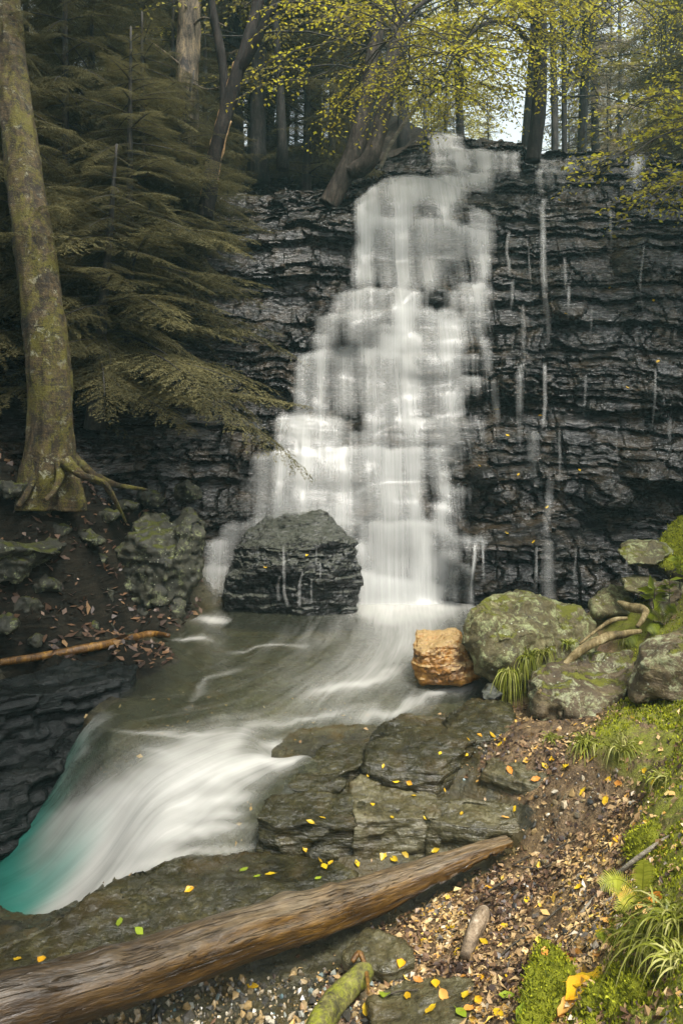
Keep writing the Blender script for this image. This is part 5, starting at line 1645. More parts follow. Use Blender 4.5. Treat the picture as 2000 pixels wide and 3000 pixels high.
_r = np.random.RandomState(19)
for i in range(20):
    y_ = _r.uniform(16.5, 36)
    sapling(_r.uniform(-200, 930), y_, _r.uniform(3, 6.5), i, _r.uniform(0, 6.28), 'young bushy hemlock among the trunks on the slope left of the falls', 'young hemlocks on the left slope')
for i in range(18):
    y_ = _r.uniform(18, 36)
    u_ = _r.uniform(1000, 1800)
    if 1150 < u_ < 1230:
        u_ += 200
    sapling(u_, y_, _r.uniform(2.5, 5.5), i, _r.uniform(0, 6.28), 'young bushy hemlock standing back from the right cliff top', 'young hemlocks on the right plateau')

# named trunks one can pick out, (u, distance, radius, kind, lean, label)
for i, (u_, y_, r_, kd, ln, lab) in enumerate([
        (583, 13.8, .14, 'c', (.05, 0), 'straight brown trunk standing on the root covered ledge left of the leaning two stemmed tree'),
        (640, 13.2, .075, 'c', (-.35, 0), 'thin dark trunk just right of the straight brown trunk'),
        (548, 14.6, .12, 'c', (-.3, 0), 'dark trunk with spread roots between the peeled tree and the brown trunk'),
        (760, 15.2, .07, 'c', (0, 0), 'slender reddish trunk behind the gap left of the two stemmed tree'),
        (705, 17, .12, 'c', (.2, 0), 'dark trunk on the upper slope above the root covered ledge'),
        (392, 16.0, .18, 'c', (.5, 0), 'thick dark leaning trunk left of the dead peeling trunk'),
        (268, 16.5, .26, 'c', (.1, 0), 'thickest dark trunk behind the hemlock thicket'),
        (1268, 15.6, .07, 'l', (.25, 0), 'thin dark trunk right of the yellow beech against the bright sky'),
        (1300, 16.2, .06, 'l', (-.5, 0), 'thin curved trunk, second right of the yellow beech'),
        (1342, 17.5, .11, 'c', (0, 0), 'dark straight trunk among the olive crowns on the right of the cliff top'),
        (1205, 18.0, .10, 'c', (.5, 0), 'dark trunk just left of the yellow beech stem')]):
    far_tree(u_, y_, r_, kd, i, 13.5, i * 1.9, ln, lab)
rng = np.random.RandomState(77)
GRP_L = 'dark trunks in the forest on the left slope'
GRP_R = 'hazy trees beyond the top of the falls'
for i in range(46):                                  # the left slope, dense
    u_ = rng.uniform(-260, 940)
    y_ = rng.uniform(15.5, 44) if i > 8 else rng.uniform(14.5, 18)
    far_tree(u_, y_, rng.uniform(.07, .17), 'c' if rng.rand() < .8 else 'l', i, rng.uniform(12, 17), rng.uniform(0, 6.28), (rng.normal(0, .35), rng.normal(0, .2)),
             'slender dark trunk in the dense hazy forest on the slope left of the falls', GRP_L)
for i in range(32):                                  # the right plateau, open with bright gaps
    u_ = rng.uniform(960, 1900)
    y_ = rng.uniform(19, 52)
    if 1090 < u_ < 1340 and rng.rand() < .8:
        u_ = rng.uniform(1340, 1900)
    far_tree(u_, y_, rng.uniform(.07, .15), 'c' if rng.rand() < .5 else 'l', i, rng.uniform(9, 12.5) + (y_ - 19) * .1, rng.uniform(0, 6.28), (rng.normal(0, .4), rng.normal(0, .2)),
             'hazy tree standing in the backlit wood above the right side of the cliff', GRP_R)

for i in range(20):
    y_ = rng.uniform(20, 44)
    far_tree(rng.uniform(1000, 1900), y_, rng.uniform(.05, .09), 'l', i, rng.uniform(8, 12), rng.uniform(0, 6.28), (rng.normal(0, .4), 0), 'golden leaved tree in the backlit wood above the right side of the cliff', 'golden trees beyond the top of the falls')
BANKC = far_crown(61, .42, 2.3, False)
# wooded glen: unseen trees added outside the picture, placed and widened to shade its left
for i, (x_, y_, z_) in enumerate([(-7.0, 8.5, 3.8), (-6.2, 5.2, .4), (-8.6, 6.2, 2.4), (-6.8, 2.2, -.6), (-7.5, -1.5, 0), (-4.5, -4.5, .2), (-1.3, 1.5, -.4), (-2.9, 3.2, -1.2), (-4.4, 4.6, -1.0), (7.6, 7.6, 4.4), (7.2, 2.5, 3.2)]):
    e = tree_empty('bank_tree', (x_, y_, z_), 'tall hemlock added unseen outside the picture to shade the glen', 'added shade trees outside the picture')
    tm, _ = straight_trunk(15.0, .17, 900 + i, 'bark_forest', (0, 0), 9, .3)
    link('trunk', tm, parent=e)
    o = link('crown', BANKC, parent=e)
    o.rotation_euler = (0, 0, i * 1.3)
    o.scale = (1.6, 1.6, 1.0)

# ------------------------------------------------------------------ small things: all dropped onto the surfaces built above
bpy.context.view_layer.update()
_dg = bpy.context.evaluated_depsgraph_get()
_SKIP = ('stream_water', 'waterfall', 'waterfall_spray', 'water_thread', 'crown', 'branches')


def cast(o, d, skip=_SKIP, far=60.0):
    o, d = Vector(o), Vector(d).normalized()
    for _ in range(8):
        ok, loc, nrm, _i, ob, _m = S.ray_cast(_dg, o, d, distance=far)
        if not ok:
            return None
        if ob.name.split('.')[0] in skip:
            o = loc + d * .004
            continue
        if nrm.dot(d) > 0:
            nrm = -nrm
        return np.array(loc), np.array(nrm), ob.name
    return None


def at(u, v):
    """where the line of sight through a pixel meets the ground or a rock"""
    return cast((0, 0, EYE), P(u, v, 1.0) - np.array([0, 0, EYE]))


def down(x, y, top=2.2):
    return cast((x, y, top), (0, 0, -1))


# ---- the big fallen log
M['log'] = bark_material('bare wet log', (.012, .008, .004), (.10, .052, .014), (.30, .19, .07), along=.22, rough=.38, spec=.5, bump=1.0)
t = Mt('bare wet log')
o = t.attr('grain', 'Vector')
a = t.noise(t.sc(o, (2.2, 9, 1)), 1.0, 6, .62, .5)
b = t.noise(t.sc(o, (14, 60, 1)), 1.0, 4, .65)
c = t.noise(t.sc(o, (1.1, 1.4, 1)), 1.0, 4, .6, .4)
f = t.math('ADD', t.math('ADD', t.math('MULTIPLY', a, .35), t.math('MULTIPLY', b, .35)), t.math('MULTIPLY', c, .3))
col = t.ramp(f, [(.34, (.010, .006, .003)), (.46, (.06, .030, .006)), (.57, (.17, .088, .014)), (.72, (.30, .18, .04))])
up = t.math('MULTIPLY', t.ramp(t.math('ADD', t.nz(), t.math('MULTIPLY', t.math('SUBTRACT', a, .5), .5)), [(.5, 0.0), (.85, 1.0)]), t.ramp(c, [(.4, .25), (.58, .7)]))
col = t.mix(up, col, t.ramp(b, [(.35, (.055, .045, .026)), (.65, (.19, .165, .115))]))      # weathered, bleached upper side
dk = t.math('MULTIPLY', t.attr('wet'), .85)
col = t.mix(dk, col, t.mix(.25, (.010, .007, .005), col))
cr = t.ramp(t.noise(t.sc(o, (1.3, 24, 1)), 1.0, 3, .6, 1.0), [(.5, 0.0), (.515, 1.0), (.53, 0.0)])
col = t.mix(t.math('MULTIPLY', cr, .7), col, (.012, .007, .004))
h = t.math('SUBTRACT', t.math('ADD', t.math('MULTIPLY', a, .6), t.math('MULTIPLY', b, .5)), t.math('MULTIPLY', cr, .5))
M['log'] = t.done(t.bsdf(col, t.ramp(a, [(.35, .25), (.65, .55)]), .5, t.bump(h, .8, .015)))

q = spline([tuple(P(-160, 2380, 2.95)) + (.135,), tuple(P(0, 2318, 3.06)) + (.130,), tuple(P(140, 2280, 3.18)) + (.122,), tuple(P(275, 2243, 3.31)) + (.117,), tuple(P(420, 2196, 3.48)) + (.115,), tuple(P(560, 2146, 3.66)) + (.112,),
            tuple(P(700, 2108, 3.84)) + (.104,), tuple(P(800, 2075, 3.98)) + (.097,), tuple(P(920, 2032, 4.13)) + (.086,), tuple(P(1020, 1994, 4.24)) + (.072,), tuple(P(1100, 1962, 4.34)) + (.056,), tuple(P(1168, 1936, 4.44)) + (.034,)], 260)
V, F, Cp = tube(q[:, :3], q[:, 3], 44, .05, (4, 1.2), 61)
ns = len(q)
sidx = np.arange(ns * 44) // 44
thx = np.arange(ns * 44) % 44
cen = q[sidx, :3]
R = V[:ns * 44] - cen
sfr = sidx / ns
cut = sstep(.66, .86, sfr)                                # the under side is split away towards the tip
low = R[:, 2] < 0
jag = .02 * fbm(sfr * 40, thx * .2, octv=3, seed=63)
V[:ns * 44, 2] = np.where(low, cen[:, 2] + R[:, 2] * (1 - .9 * cut) + jag * cut, V[:ns * 44, 2])
V[:ns * 44] += (R / (np.linalg.norm(R, axis=1)[:, None] + 1e-9)) * (.009 * fbm(sfr * 9, np.cos(thx / 44 * 6.283) * 3.5, np.sin(thx / 44 * 6.283) * 3.5, 4, 64))[:, None]
for (s0, th0, a_, w_) in ((.515, 7, .022, .022), (.60, 8, .014, .016), (.25, 12, .015, .02)):          # swellings around old knots
    k = np.exp(-((sfr - s0) / w_) ** 2 - (((thx - th0 + 22) % 44 - 22) / 4.0) ** 2)
    V[:ns * 44] += R / (np.linalg.norm(R, axis=1)[:, None] + 1e-9) * (a_ * k)[:, None]
arc = np.concatenate([[0], np.cumsum(np.linalg.norm(np.diff(q[:, :3], axis=0), axis=1))])
grain = np.stack([arc[sidx], thx / 44 * 6.283 * .13, 0 * sfr], -1)
grain = np.vstack([grain, grain[0], grain[-1]])
wet = np.concatenate([sstep(.72, .16, sfr), [1, 0]])  # colour gets darker towards the left end
log = place('fallen_log', V, [F, Cp], M['log'], True, attrs={'grain': grain, 'wet': wet})
tag(log, 'long bare fallen log lying across the foreground, bleached on top', 'log')
for (uv, r, L) in (((610, 2090), .03, .05), ((790, 2044), .018, .03)):
    hit = at(*uv)
    if hit:
        p0, n0, _ = hit
        acc = Acc()
        add_tube(acc, np.array([p0 - n0 * .03, p0 + n0 * L * .5, p0 + n0 * L]), np.array([r * 1.25, r, r * .7]), 12, .15, (6, 20), 5)
        V, F = acc.arrays()
        place('knot', V, F, M['bark_dead'], True, log)
for (u_, v_, u2, v2) in ((455, 2152, 470, 2195), (606, 2120, 612, 2150)):
    a, b = at(u_, v_), at(u2, v2)
    if a and b:
        acc = Acc()
        add_tube(acc, np.array([a[0] + a[1] * .002, (a[0] + b[0]) / 2 + a[1] * .006, b[0] + b[1] * .002]), np.array([.005, .004, .003]), 6, .2, (6, 30), 6)
        V, F = acc.arrays()
        place('twig_stub', V, F, M['bark_dark'], True, log)


def stick(name, pts, mat, label, cat, n=40, sides=10, bump=.1, seed=1, parent=None):
    q = spline([tuple(a) + (r,) for a, r in pts], n)
    acc = Acc()
    add_tube(acc, q[:, :3], q[:, 3], sides, bump, (6, 8), seed)
    V, F = acc.arrays()
    return tag(place(name, V, F, M[mat], True), label, cat)


def on(u, v, lift):
    h = at(u, v)
    return h[0] + np.array([0, 0, lift])


M['orange_wood'] = bark_material('wet orange wood', (.015, .007, .003), (.12, .055, .010), (.34, .18, .03), along=.3, rough=.4, spec=.5)
M['half_wood'] = bark_material('pale barked stick', (.03, .02, .015), (.22, .16, .10), (.55, .47, .36), bands=True, rough=.6)
M['green_log'] = bark_material('mossy branch', (.03, .028, .01), (.11, .10, .03), (.28, .25, .09), (MOSS_A, MOSS_B), rough=.7)
M['root_pale'] = bark_material('pale bare root', (.05, .036, .013), (.17, .125, .05), (.36, .30, .16), along=.4, rough=.6)
small = stick('small_log', [(on(-40, 1536, .03), .030), (on(100, 1516, .035), .036), (on(230, 1496, .05), .038), (on(340, 1472, .06), .034), (P(388, 1460, 7.7), .02)], 'orange_wood', 'slim orange brown log lying along the dark left waterline', 'log', 60, 14, .12, 3)
stick('log_piece', [(on(1068, 2212, .03), .022), (on(1085, 2175, .045), .034), (on(1104, 2136, .055), .036), (on(1112, 2120, .06), .024)], 'half_wood', 'short broken piece of wood with a pale end on the gravel path', 'log piece', 30, 14, .15, 4)
stick('mossy_branch', [(on(720, 2420, .04), .056), (on(745, 2362, .05), .056), (on(790, 2312, .06), .052), (on(832, 2274, .065), .046), (on(840, 2266, .065), .035)], 'green_log', 'stump of a mossy greenish branch at the bottom edge', 'branch', 50, 18, .1, 5)
stick('torn_splinter', [(on(808, 2262, .10), .012), (on(826, 2252, .12), .012), (on(840, 2280, .09), .01), (on(846, 2310, .05), .006)], 'orange_wood', 'curled orange splinter torn from the end of the mossy branch', 'splinter', 24, 6, .1, 6)
stick('leaning_stick', [(on(1322, 2116, .01), .006), (P(1392, 2034, 3.5), .008), (P(1440, 1990, 3.42), .010), (P(1500, 1946, 3.4), .010), (P(1558, 1912, 3.4), .009), (P(1640, 1870, 3.5), .007)], 'bark_pale', 'long thin grey stick leaning on the mossy bank over the fern', 'stick', 60, 8, .06, 7)
stick('water_twig', [(P(346, 1902, 4.9), .005), (P(362, 1922, 4.88), .006), (P(384, 1948, 4.86), .004)], 'bark_dark', 'little dark twig sticking out of the white cascade', 'twig', 16, 5, .1, 8)
stick('bare_root', [(on(1236, 1600, .02), .012), (P(1290, 1535, 5.75), .022), (P(1330, 1496, 5.8), .032), (P(1380, 1468, 5.85), .034), (P(1434, 1456, 5.9), .026), (P(1470, 1450, 6.0), .016)], 'root_pale', 'pale bare root snaking over the brown outcrop', 'root', 70, 12, .18, 9)
stick('bare_root', [(P(1420, 1384, 6.8), .02), (P(1450, 1396, 6.65), .036), (P(1480, 1402, 6.5), .034), (P(1476, 1420, 6.4), .024), (P(1462, 1440, 6.35), .016)], 'root_pale', 'short thick yellowish root bent beside the grey lichen rock', 'root', 50, 12, .18, 10)
stick('bare_root', [(P(1330, 1480, 6.2), .008), (P(1380, 1440, 6.3), .014), (P(1410, 1424, 6.3), .018), (P(1440, 1420, 6.3), .012)], 'root_pale', 'thin root between the lichen boulder and the yellowish bent root', 'root', 40, 8, .15, 11)
for k, (a, b, c, lab) in enumerate([((1240, 2130), (1290, 2090), (1330, 2072), 'thin brown twig on the gravel, middle of the path'), ((1180, 1990), (1210, 1975), (1240, 1960), 'twig resting against the brown flat stone'), ((1190, 1995), (1250, 2000), (1300, 1960), 'dark twig along the edge of the leaf drift'),
                                     ((1150, 2200), (1180, 2175), (1220, 2150), 'pale twig beside the short broken piece of wood'), ((1230, 1990), (1290, 1950), (1320, 1935), 'twig under the small dark mossy stone'), ((1300, 2200), (1330, 2150), (1345, 2110), 'dark stem at the foot of the leaning stick'),
                                     ((850, 2330), (900, 2290), (960, 2280), 'thin twig on the broad bottom stone'), ((1110, 2060), (1160, 2030), (1200, 2020), 'reddish twig in the shade under the log tip')]):
    stick('twig', [(on(*a, .008), .004), (on(*b, .014), .0045), (on(*c, .01), .003)], 'twig', lab, 'twig', 20, 5, .1, 20 + k)

# ---- threads of water over the front of the dark boulder


def ribbon(u0, v0, v1, hw, dn, wob, seed, label):
    pts = []
    for v_ in np.linspace(v0, v1, 30):
        h = at(u0 + wob * vnoise(np.array([v_ * .02]), seed * 3.1, seed=seed)[0], v_)
        if h:
            pts.append(h[0] + np.array([0, -.02, .004]))
    pts = np.array(pts)
    pts[:, 1] = np.minimum.accumulate(pts[:, 1]) * .5 + pts[:, 1] * .5
    k = np.linspace(-1, 1, 7)
    w = hw * (.7 + .5 * np.linspace(0, 1, len(pts)) + .2 * vnoise(np.arange(len(pts)) * .3, 1.0, seed=seed))
    V = pts[:, None] + np.array([1.0, 0, 0]) * (k[None] * w[:, None])[..., None] - np.array([0, 1.0, 0]) * (.01 * (1 - k[None] ** 2) + 0 * w[:, None])[..., None]
    dens = dn * (1 - np.abs(k[None]) ** 2) * np.interp(np.arange(len(pts)), [0, 3, len(pts) - 4, len(pts) - 1], [.2, 1, 1, .1])[:, None]
    V = V.reshape(-1, 3)
    fl_ = np.stack([V[:, 0], V[:, 2], 0 * V[:, 0]], -1)
    o = link('water_thread', mesh_data('water_thread', V, [grid_faces(len(pts), 7)], M['fall'], True, {'dens': dens.ravel(), 'streak': np.full(len(V), .55), 'flow': fl_}))
    tag(o, label, kind='structure', group='water threads on the boulder')


for k, (u_, v0, v1, hw, dn) in enumerate([(657, 1252, 1395, .026, .32), (692, 1310, 1395, .022, .32), (722, 1255, 1300, .014, .2), (640, 1320, 1380, .024, .2), (712, 1330, 1385, .014, .24), (735, 1290, 1330, .01, .3)]):
    ribbon(u_, v0, v1, hw, dn, 6, k, 'thin thread of water over the face of the dark boulder')

# ---- leaves on the ground
M['leaf_yellow'] = leaf_material('fallen yellow leaf', (.42, .25, .008), (.60, .42, .015), .15, .4, .4, 9, c=(.62, .30, .01))
M['leaf_orange'] = leaf_material('fallen orange leaf', (.45, .16, .02), (.60, .33, .08), .15, .4, .4, 9, c=(.66, .48, .24))
M['leaf_green'] = leaf_material('fallen green leaf', (.16, .22, .01), (.30, .38, .03), .2, .4, .4, 9)


def leaf_mesh(seed, mat, curl=.3):
    rng = np.random.RandomState(seed)
    nu, nv = 7, 5
    s = np.linspace(0, 1, nu)
    w = .30 * np.sin(np.pi * np.clip(s * .96 + .02, 0, 1)) ** .7 * (1 + .12 * rng.normal(size=nu))
    tt = np.linspace(-1, 1, nv)
    X = (s - .5)[:, None] + 0 * tt[None]
    Y = w[:, None] * tt[None]
    Z = curl * (tt[None] ** 2) * w[:, None] * rng.uniform(.3, 1.2) + curl * .5 * ((s - .5) ** 2)[:, None] * rng.uniform(-.5, 1.5) + .02 * rng.normal(size=X.shape)
    V = np.stack([X, Y, Z - Z.min()], -1).reshape(-1, 3)
    stem = np.array([[-.5, -.012, .02], [-.5, .012, .02], [-.78, .01, .06], [-.78, -.006, .06]])
    n = len(V)
    return mesh_data('leaf', np.vstack([V, stem]), [grid_faces(nu, nv), np.array([[n, n + 1, n + 2, n + 3]])], M[mat], True, {'tone': np.full(n + 4, rng.rand())})


LEAFM = {c: [leaf_mesh(10 * i + j, 'leaf_' + c, .35) for j in range(5)] for i, c in enumerate(('yellow', 'orange', 'green'))}
rng = np.random.RandomState(21)


def fallen_leaf(u, v, size, colr, label, group):
    h = at(u, v)
    if h is None:
        return
    p, n, _ = h
    if n[2] < .2:
        n = n * .4 + np.array([0, -.2, .6])
    z = Vector(n * .8 + rng.normal(0, .12, 3) + [0, 0, .3]).normalized()
    o = link('fallen_leaf', LEAFM[colr][rng.randint(5)], p + n * .003)
    o.rotation_euler = (z.to_track_quat('Z', 'Y').to_matrix() @ Matrix.Rotation(rng.uniform(0, 6.28), 3, 'Z')).to_euler()
    k = size * rng.uniform(.8, 1.2)
    o.scale = (k, k, k)
    tag(o, label, 'leaf', group)


SLABLEAF = [(845, 1782), (908, 1796), (940, 1800), (950, 1830), (1010, 1732), (740, 1880), (712, 1890), (900, 1880), (855, 1850), (1060, 1870), (975, 1880), (1100, 1690), (1075, 1700), (1140, 1700), (1150, 1690), (1160, 1700), (1148, 1710), (1070, 1735), (1020, 1815), (880, 1760)]
for uv in SLABLEAF:
    fallen_leaf(*uv, rng.uniform(.028, .05), 'yellow', 'yellow leaf fallen on the flagstone ledge', 'yellow leaves on the flagstones')
for uv in [(435, 2155 - 110), (620, 2010), (735, 1980), (760, 1985), (905, 1975), (700, 1950), (1000, 1955), (820, 1985), (880, 1965), (95, 2207), (40, 2205), (930, 1962), (745, 1992)]:
    fallen_leaf(*uv, .055, 'yellow', 'yellow leaf stuck to the black wet rock behind the log', 'yellow leaves on the black rock sheet')
for uv in [(275, 2180 - 60), (590, 2015), (560, 2000), (730, 2020), (320, 2140)]:
    fallen_leaf(*uv, .05, 'green', 'green leaf stuck to the black wet rock behind the log', 'green leaves on the black rock sheet')
PATHY = [(1010, 2140), (1035, 2130), (1090, 2125), (1060, 2100), (975, 2165), (1005, 2200), (1050, 2190), (920, 2215), (960, 2252), (1000, 2262), (1105, 2250), (1140, 2250), (1170, 2240), (935, 2290), (1020, 2290), (1070, 2290), (990, 2320), (1080, 2320), (1145, 2330), (1190, 2330),
         (1230, 1790), (1270, 1745), (1300, 1760), (1340, 1730), (1360, 1745), (1400, 1790), (1420, 1800), (1340, 1820), (1390, 1840), (1440, 1830), (1480, 1770), (1500, 1800), (1170, 1770), (1250, 1760), (1180, 1860), (1160, 1880), (1130, 1690), (1420, 1930), (1400, 2120), (1380, 2140),
         (1210, 2070), (1180, 2060), (1120, 2045), (1110, 2165), (1060, 2245), (580, 2268), (840, 2320), (1280, 2055), (1330, 2040), (1160, 2130), (1250, 2190), (1100, 2300)]
for i, uv in enumerate(PATHY):
    if i % 3 == 2:
        fallen_leaf(*uv, .055, 'orange', 'orange brown leaf fallen on the gravel path', 'orange leaves on the path')
    else:
        fallen_leaf(*uv, .055, 'yellow', 'yellow leaf fallen on the gravel path', 'yellow leaves on the path')
for uv in [(885, 2290), (1060, 2330), (1200, 2330), (1165, 2290)]:
    fallen_leaf(*uv, .075, 'green', 'green leaf fallen on the broad bottom stone', 'green leaves at the bottom')
for uv, c, s_ in [((1320, 2200), 'orange', .13), ((1345, 2255), 'yellow', .12), ((1330, 2275), 'yellow', .12), ((1310, 2310), 'orange', .13), ((1290, 2340), 'orange', .11), ((1370, 2245), 'yellow', .11), ((1450, 2070), 'orange', .1), ((1440, 2130), 'orange', .1), ((1400, 2170), 'orange', .09), ((1380, 2190), 'orange', .1), ((1480, 2080), 'orange', .09), ((1510, 2070), 'orange', .08), ((1490, 2110), 'orange', .09)]:
    fallen_leaf(*uv, s_, c, {'orange': 'large curled orange leaf lying between the moss cushions', 'yellow': 'large bright yellow leaf lying between the moss cushions'}[c], c + ' leaves between the moss cushions')
for uv in [(610, 1303), (705, 1275), (1405 - 240, 1225), (1330, 1080), (1100, 1070), (1440, 890), (1300, 720), (1165, 1000), (1510, 830), (1255, 1165), (1140, 940), (1190, 1090), (1225, 1245), (1400, 660), (1500, 690), (1240, 955), (1120, 1100)]:
    fallen_leaf(*uv, .055, 'yellow', 'tiny yellow leaf caught on the wet black rock of the falls', 'yellow leaves caught on the cliff')

# leaf mould and gravel: beyond counting
t = Mt('leaf litter chips')
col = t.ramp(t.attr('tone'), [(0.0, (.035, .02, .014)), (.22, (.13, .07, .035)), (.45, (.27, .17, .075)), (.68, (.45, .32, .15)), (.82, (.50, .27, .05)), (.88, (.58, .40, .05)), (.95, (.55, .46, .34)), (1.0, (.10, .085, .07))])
M['litter'] = t.done(t.bsdf(col, .5, .45))
rng = np.random.RandomState(5)
N0 = 110000
yy = np.exp(rng.uniform(math.log(2.2), math.log(6.6), N0))
xx = yy * rng.uniform(-.32, .62, N0)
z_, so_, mo_, le_ = bed_z(xx, yy, True)
keep = (rng.rand(N0) < np.clip(so_ * 1.0 + .03, 0, 1) * (1 - mo_ * .85))
xx, yy, z_ = xx[keep], yy[keep], z_[keep]
clump = fbm(xx * 2.5, yy * 2.5, octv=3, seed=91)
keep = rng.rand(len(xx)) < np.clip(.75 + clump * .9, .15, 1)
xx, yy = xx[keep][:42000], yy[keep][:42000]
P0, N1 = [], []
for a, b in zip(xx, yy):
    h = down(a, b)
    if h and h[2] == 'ground':
        P0.append(h[0]); N1.append(h[1])
P0, N1 = np.array(P0), np.array(N1)
n = len(P0)
nn = N1 + rng.normal(0, .38, (n, 3))
nn /= np.linalg.norm(nn, axis=1)[:, None]
t0 = np.cross(nn, rng.normal(size=(n, 3)))
t0 /= np.linalg.norm(t0, axis=1)[:, None]
t1 = np.cross(nn, t0)
sz = (.006 + .020 * rng.rand(n) ** 2.8)[:, None]
ar = rng.uniform(.35, .9, n)[:, None]
c0 = P0 + N1 * (.003 + .008 * rng.rand(n))[:, None]
cu = rng.uniform(-.3, .5, n)[:, None]
V = np.stack([c0 - t0 * sz, c0 + t1 * sz * ar + nn * sz * cu, c0 + t0 * sz * rng.uniform(.7, 1.3, n)[:, None], c0 - t1 * sz * ar + nn * sz * cu], 1).reshape(-1, 3)
i = np.arange(n)[:, None] * 4
F = np.concatenate([i + np.array([[0, 1, 2]]), i + np.array([[0, 2, 3]])])
tone = np.clip(.42 + .35 * fbm(P0[:, 0] * 4, P0[:, 1] * 4, octv=2, seed=92) + rng.normal(0, .26, n), 0, 1)
tag(link('leaf_litter', mesh_data('leaf_litter', V, [F], M['litter'], False, {'tone': np.repeat(tone, 4)})), 'brown and tan leaf litter covering the path', kind='stuff')

ico = bmesh.new()
bmesh.ops.create_icosphere(ico, subdivisions=1, radius=1)
IV = np.array([v.co[:] for v in ico.verts])
IF = np.array([[v.index for v in f.verts] for f in ico.faces])
ico.free()
N0 = 24000
yy = np.exp(rng.uniform(math.log(2.4), math.log(5.6), N0))
xx = yy * rng.uniform(-.42, .5, N0)
z_, so_, mo_, le_ = bed_z(xx, yy, True)
fr = np.clip(fbm(xx * 1.6, yy * 1.6, octv=3, seed=93) * 1.3 + .15, 0, 1)
near = sstep(-.36, -.44, z_) * (yy < 3.75)
keep = rng.rand(N0) < np.clip(so_ * fr + near * .9, 0, 1) * (1 - mo_)
xx, yy = xx[keep][:9000], yy[keep][:9000]
pv, pf, pt, nv = [], [], [], 0
for a, b in zip(xx, yy):
    h = down(a, b)
    if not h or h[2] != 'ground':
        continue
    r = .006 + .020 * rng.rand() ** 3.5
    A = np.array(Euler(rng.uniform(0, 6.28, 3)).to_matrix())
    k = IV * (1 + .25 * rng.normal(size=(len(IV), 1))) * np.array([1, rng.uniform(.6, 1), rng.uniform(.4, .8)]) * r
    pv.append(k @ A.T + h[0] + [0, 0, r * .25]); pf.append(IF + nv); nv += len(IV)
    pt.append(np.full(len(IV), rng.rand()))
t = Mt('wet gravel')
col = t.ramp(t.attr('tone'), [(0.0, (.02, .02, .018)), (.3, (.06, .055, .045)), (.55, (.15, .115, .06)), (.75, (.28, .19, .08)), (.9, (.40, .36, .28)), (1.0, (.10, .16, .17))])
M['gravel'] = t.done(t.bsdf(col, .3, .5))
tag(link('gravel', mesh_data('gravel', np.concatenate(pv), [np.concatenate(pf)], M['gravel'], False, {'tone': np.concatenate(pt)})), 'wet gravel washed among the leaves', kind='stuff')

# dark debris of the left bank: fallen sticks, stones and dead leaves in the shade
N0 = 3000
yy = rng.uniform(6.6, 10.2, N0)
xx = yy * rng.uniform(-.60, -.17, N0)
z_ = bed_z(xx, yy)
keep = z_ > .02
xx, yy, z_ = xx[keep], yy[keep], z_[keep]
n = len(xx)
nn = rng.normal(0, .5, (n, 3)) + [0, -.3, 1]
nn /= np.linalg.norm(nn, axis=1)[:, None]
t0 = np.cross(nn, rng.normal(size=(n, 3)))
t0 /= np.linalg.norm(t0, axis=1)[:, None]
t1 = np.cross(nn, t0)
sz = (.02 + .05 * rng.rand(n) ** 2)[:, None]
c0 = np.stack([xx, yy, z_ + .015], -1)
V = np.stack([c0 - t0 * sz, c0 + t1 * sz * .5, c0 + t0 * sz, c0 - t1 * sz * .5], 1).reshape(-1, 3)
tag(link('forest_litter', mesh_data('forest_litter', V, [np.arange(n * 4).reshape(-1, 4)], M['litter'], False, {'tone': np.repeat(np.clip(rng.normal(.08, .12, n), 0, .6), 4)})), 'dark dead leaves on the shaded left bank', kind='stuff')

# ---- moss pile: short bright shoots over the mossy ground and rocks
t = Mt('moss shoots')
col = t.ramp(t.math('ADD', t.math('MULTIPLY', t.attr('tone'), .5), t.math('MULTIPLY', t.noise(t.pos(), 5, 4, .6), .5)), [(.3, (.06, .075, .004)), (.5, (.22, .24, .010)), (.7, (.44, .45, .03))])
p_ = t.bsdf(col, .7, .2)
tr = t.n('BsdfTranslucent')
t.put(tr.inputs[0], col)
M['moss'] = t.done(t.mixsh(.3, p_, tr.outputs[0]))
MP, MN = [], []
for o in C.objects:
    if o.type == 'MESH' and o.data.materials and o.data.materials[0] == M['moss_rock']:
        me = o.data
        nv = len(me.vertices)
        co = np.empty(nv * 3, np.float32); me.vertices.foreach_get('co', co)
        no = np.empty(nv * 3, np.float32); me.vertices.foreach_get('normal', no)
        co = co.reshape(-1, 3) + np.array(o.location); no = no.reshape(-1, 3)
        k = np.where((no[:, 2] > -.2) & (rng.rand(nv) < .85))[0]
        k = np.concatenate([k, k, k])
        MP.append(co[k] + rng.normal(0, .007, (len(k), 3))); MN.append(no[k])
N0 = 160000
yy = np.exp(rng.uniform(math.log(1.9), math.log(8.2), N0))
xx = yy * rng.uniform(.1, .66, N0)
z_, so_, mo_, le_ = bed_z(xx, yy, True)
keep = rng.rand(N0) < mo_ * np.clip(.55 + 1.2 * fbm(xx * 2.5, yy * 2.5, octv=3, seed=95), 0, 1)
MP.append(np.stack([xx, yy, z_], -1)[keep]); MN.append(np.tile([0, -.1, 1.0], (keep.sum(), 1)))
MP, MN = np.concatenate(MP), np.concatenate(MN)
n = len(MP)
d = MN * 1.0 + rng.normal(0, .55, (n, 3)) + [0, 0, .3]
d /= np.linalg.norm(d, axis=1)[:, None]
sd = np.cross(d, rng.normal(size=(n, 3)))
sd /= np.linalg.norm(sd, axis=1)[:, None]
L = (.006 + .011 * rng.rand(n))[:, None] * (1 + .35 * (MP[:, 1:2] > 4))
w = L * .28
V = np.stack([MP - d * .003 - sd * w * .6, MP + d * L * .6 + sd * w, MP + d * L, MP + d * L * .5 - sd * w], 1).reshape(-1, 3)
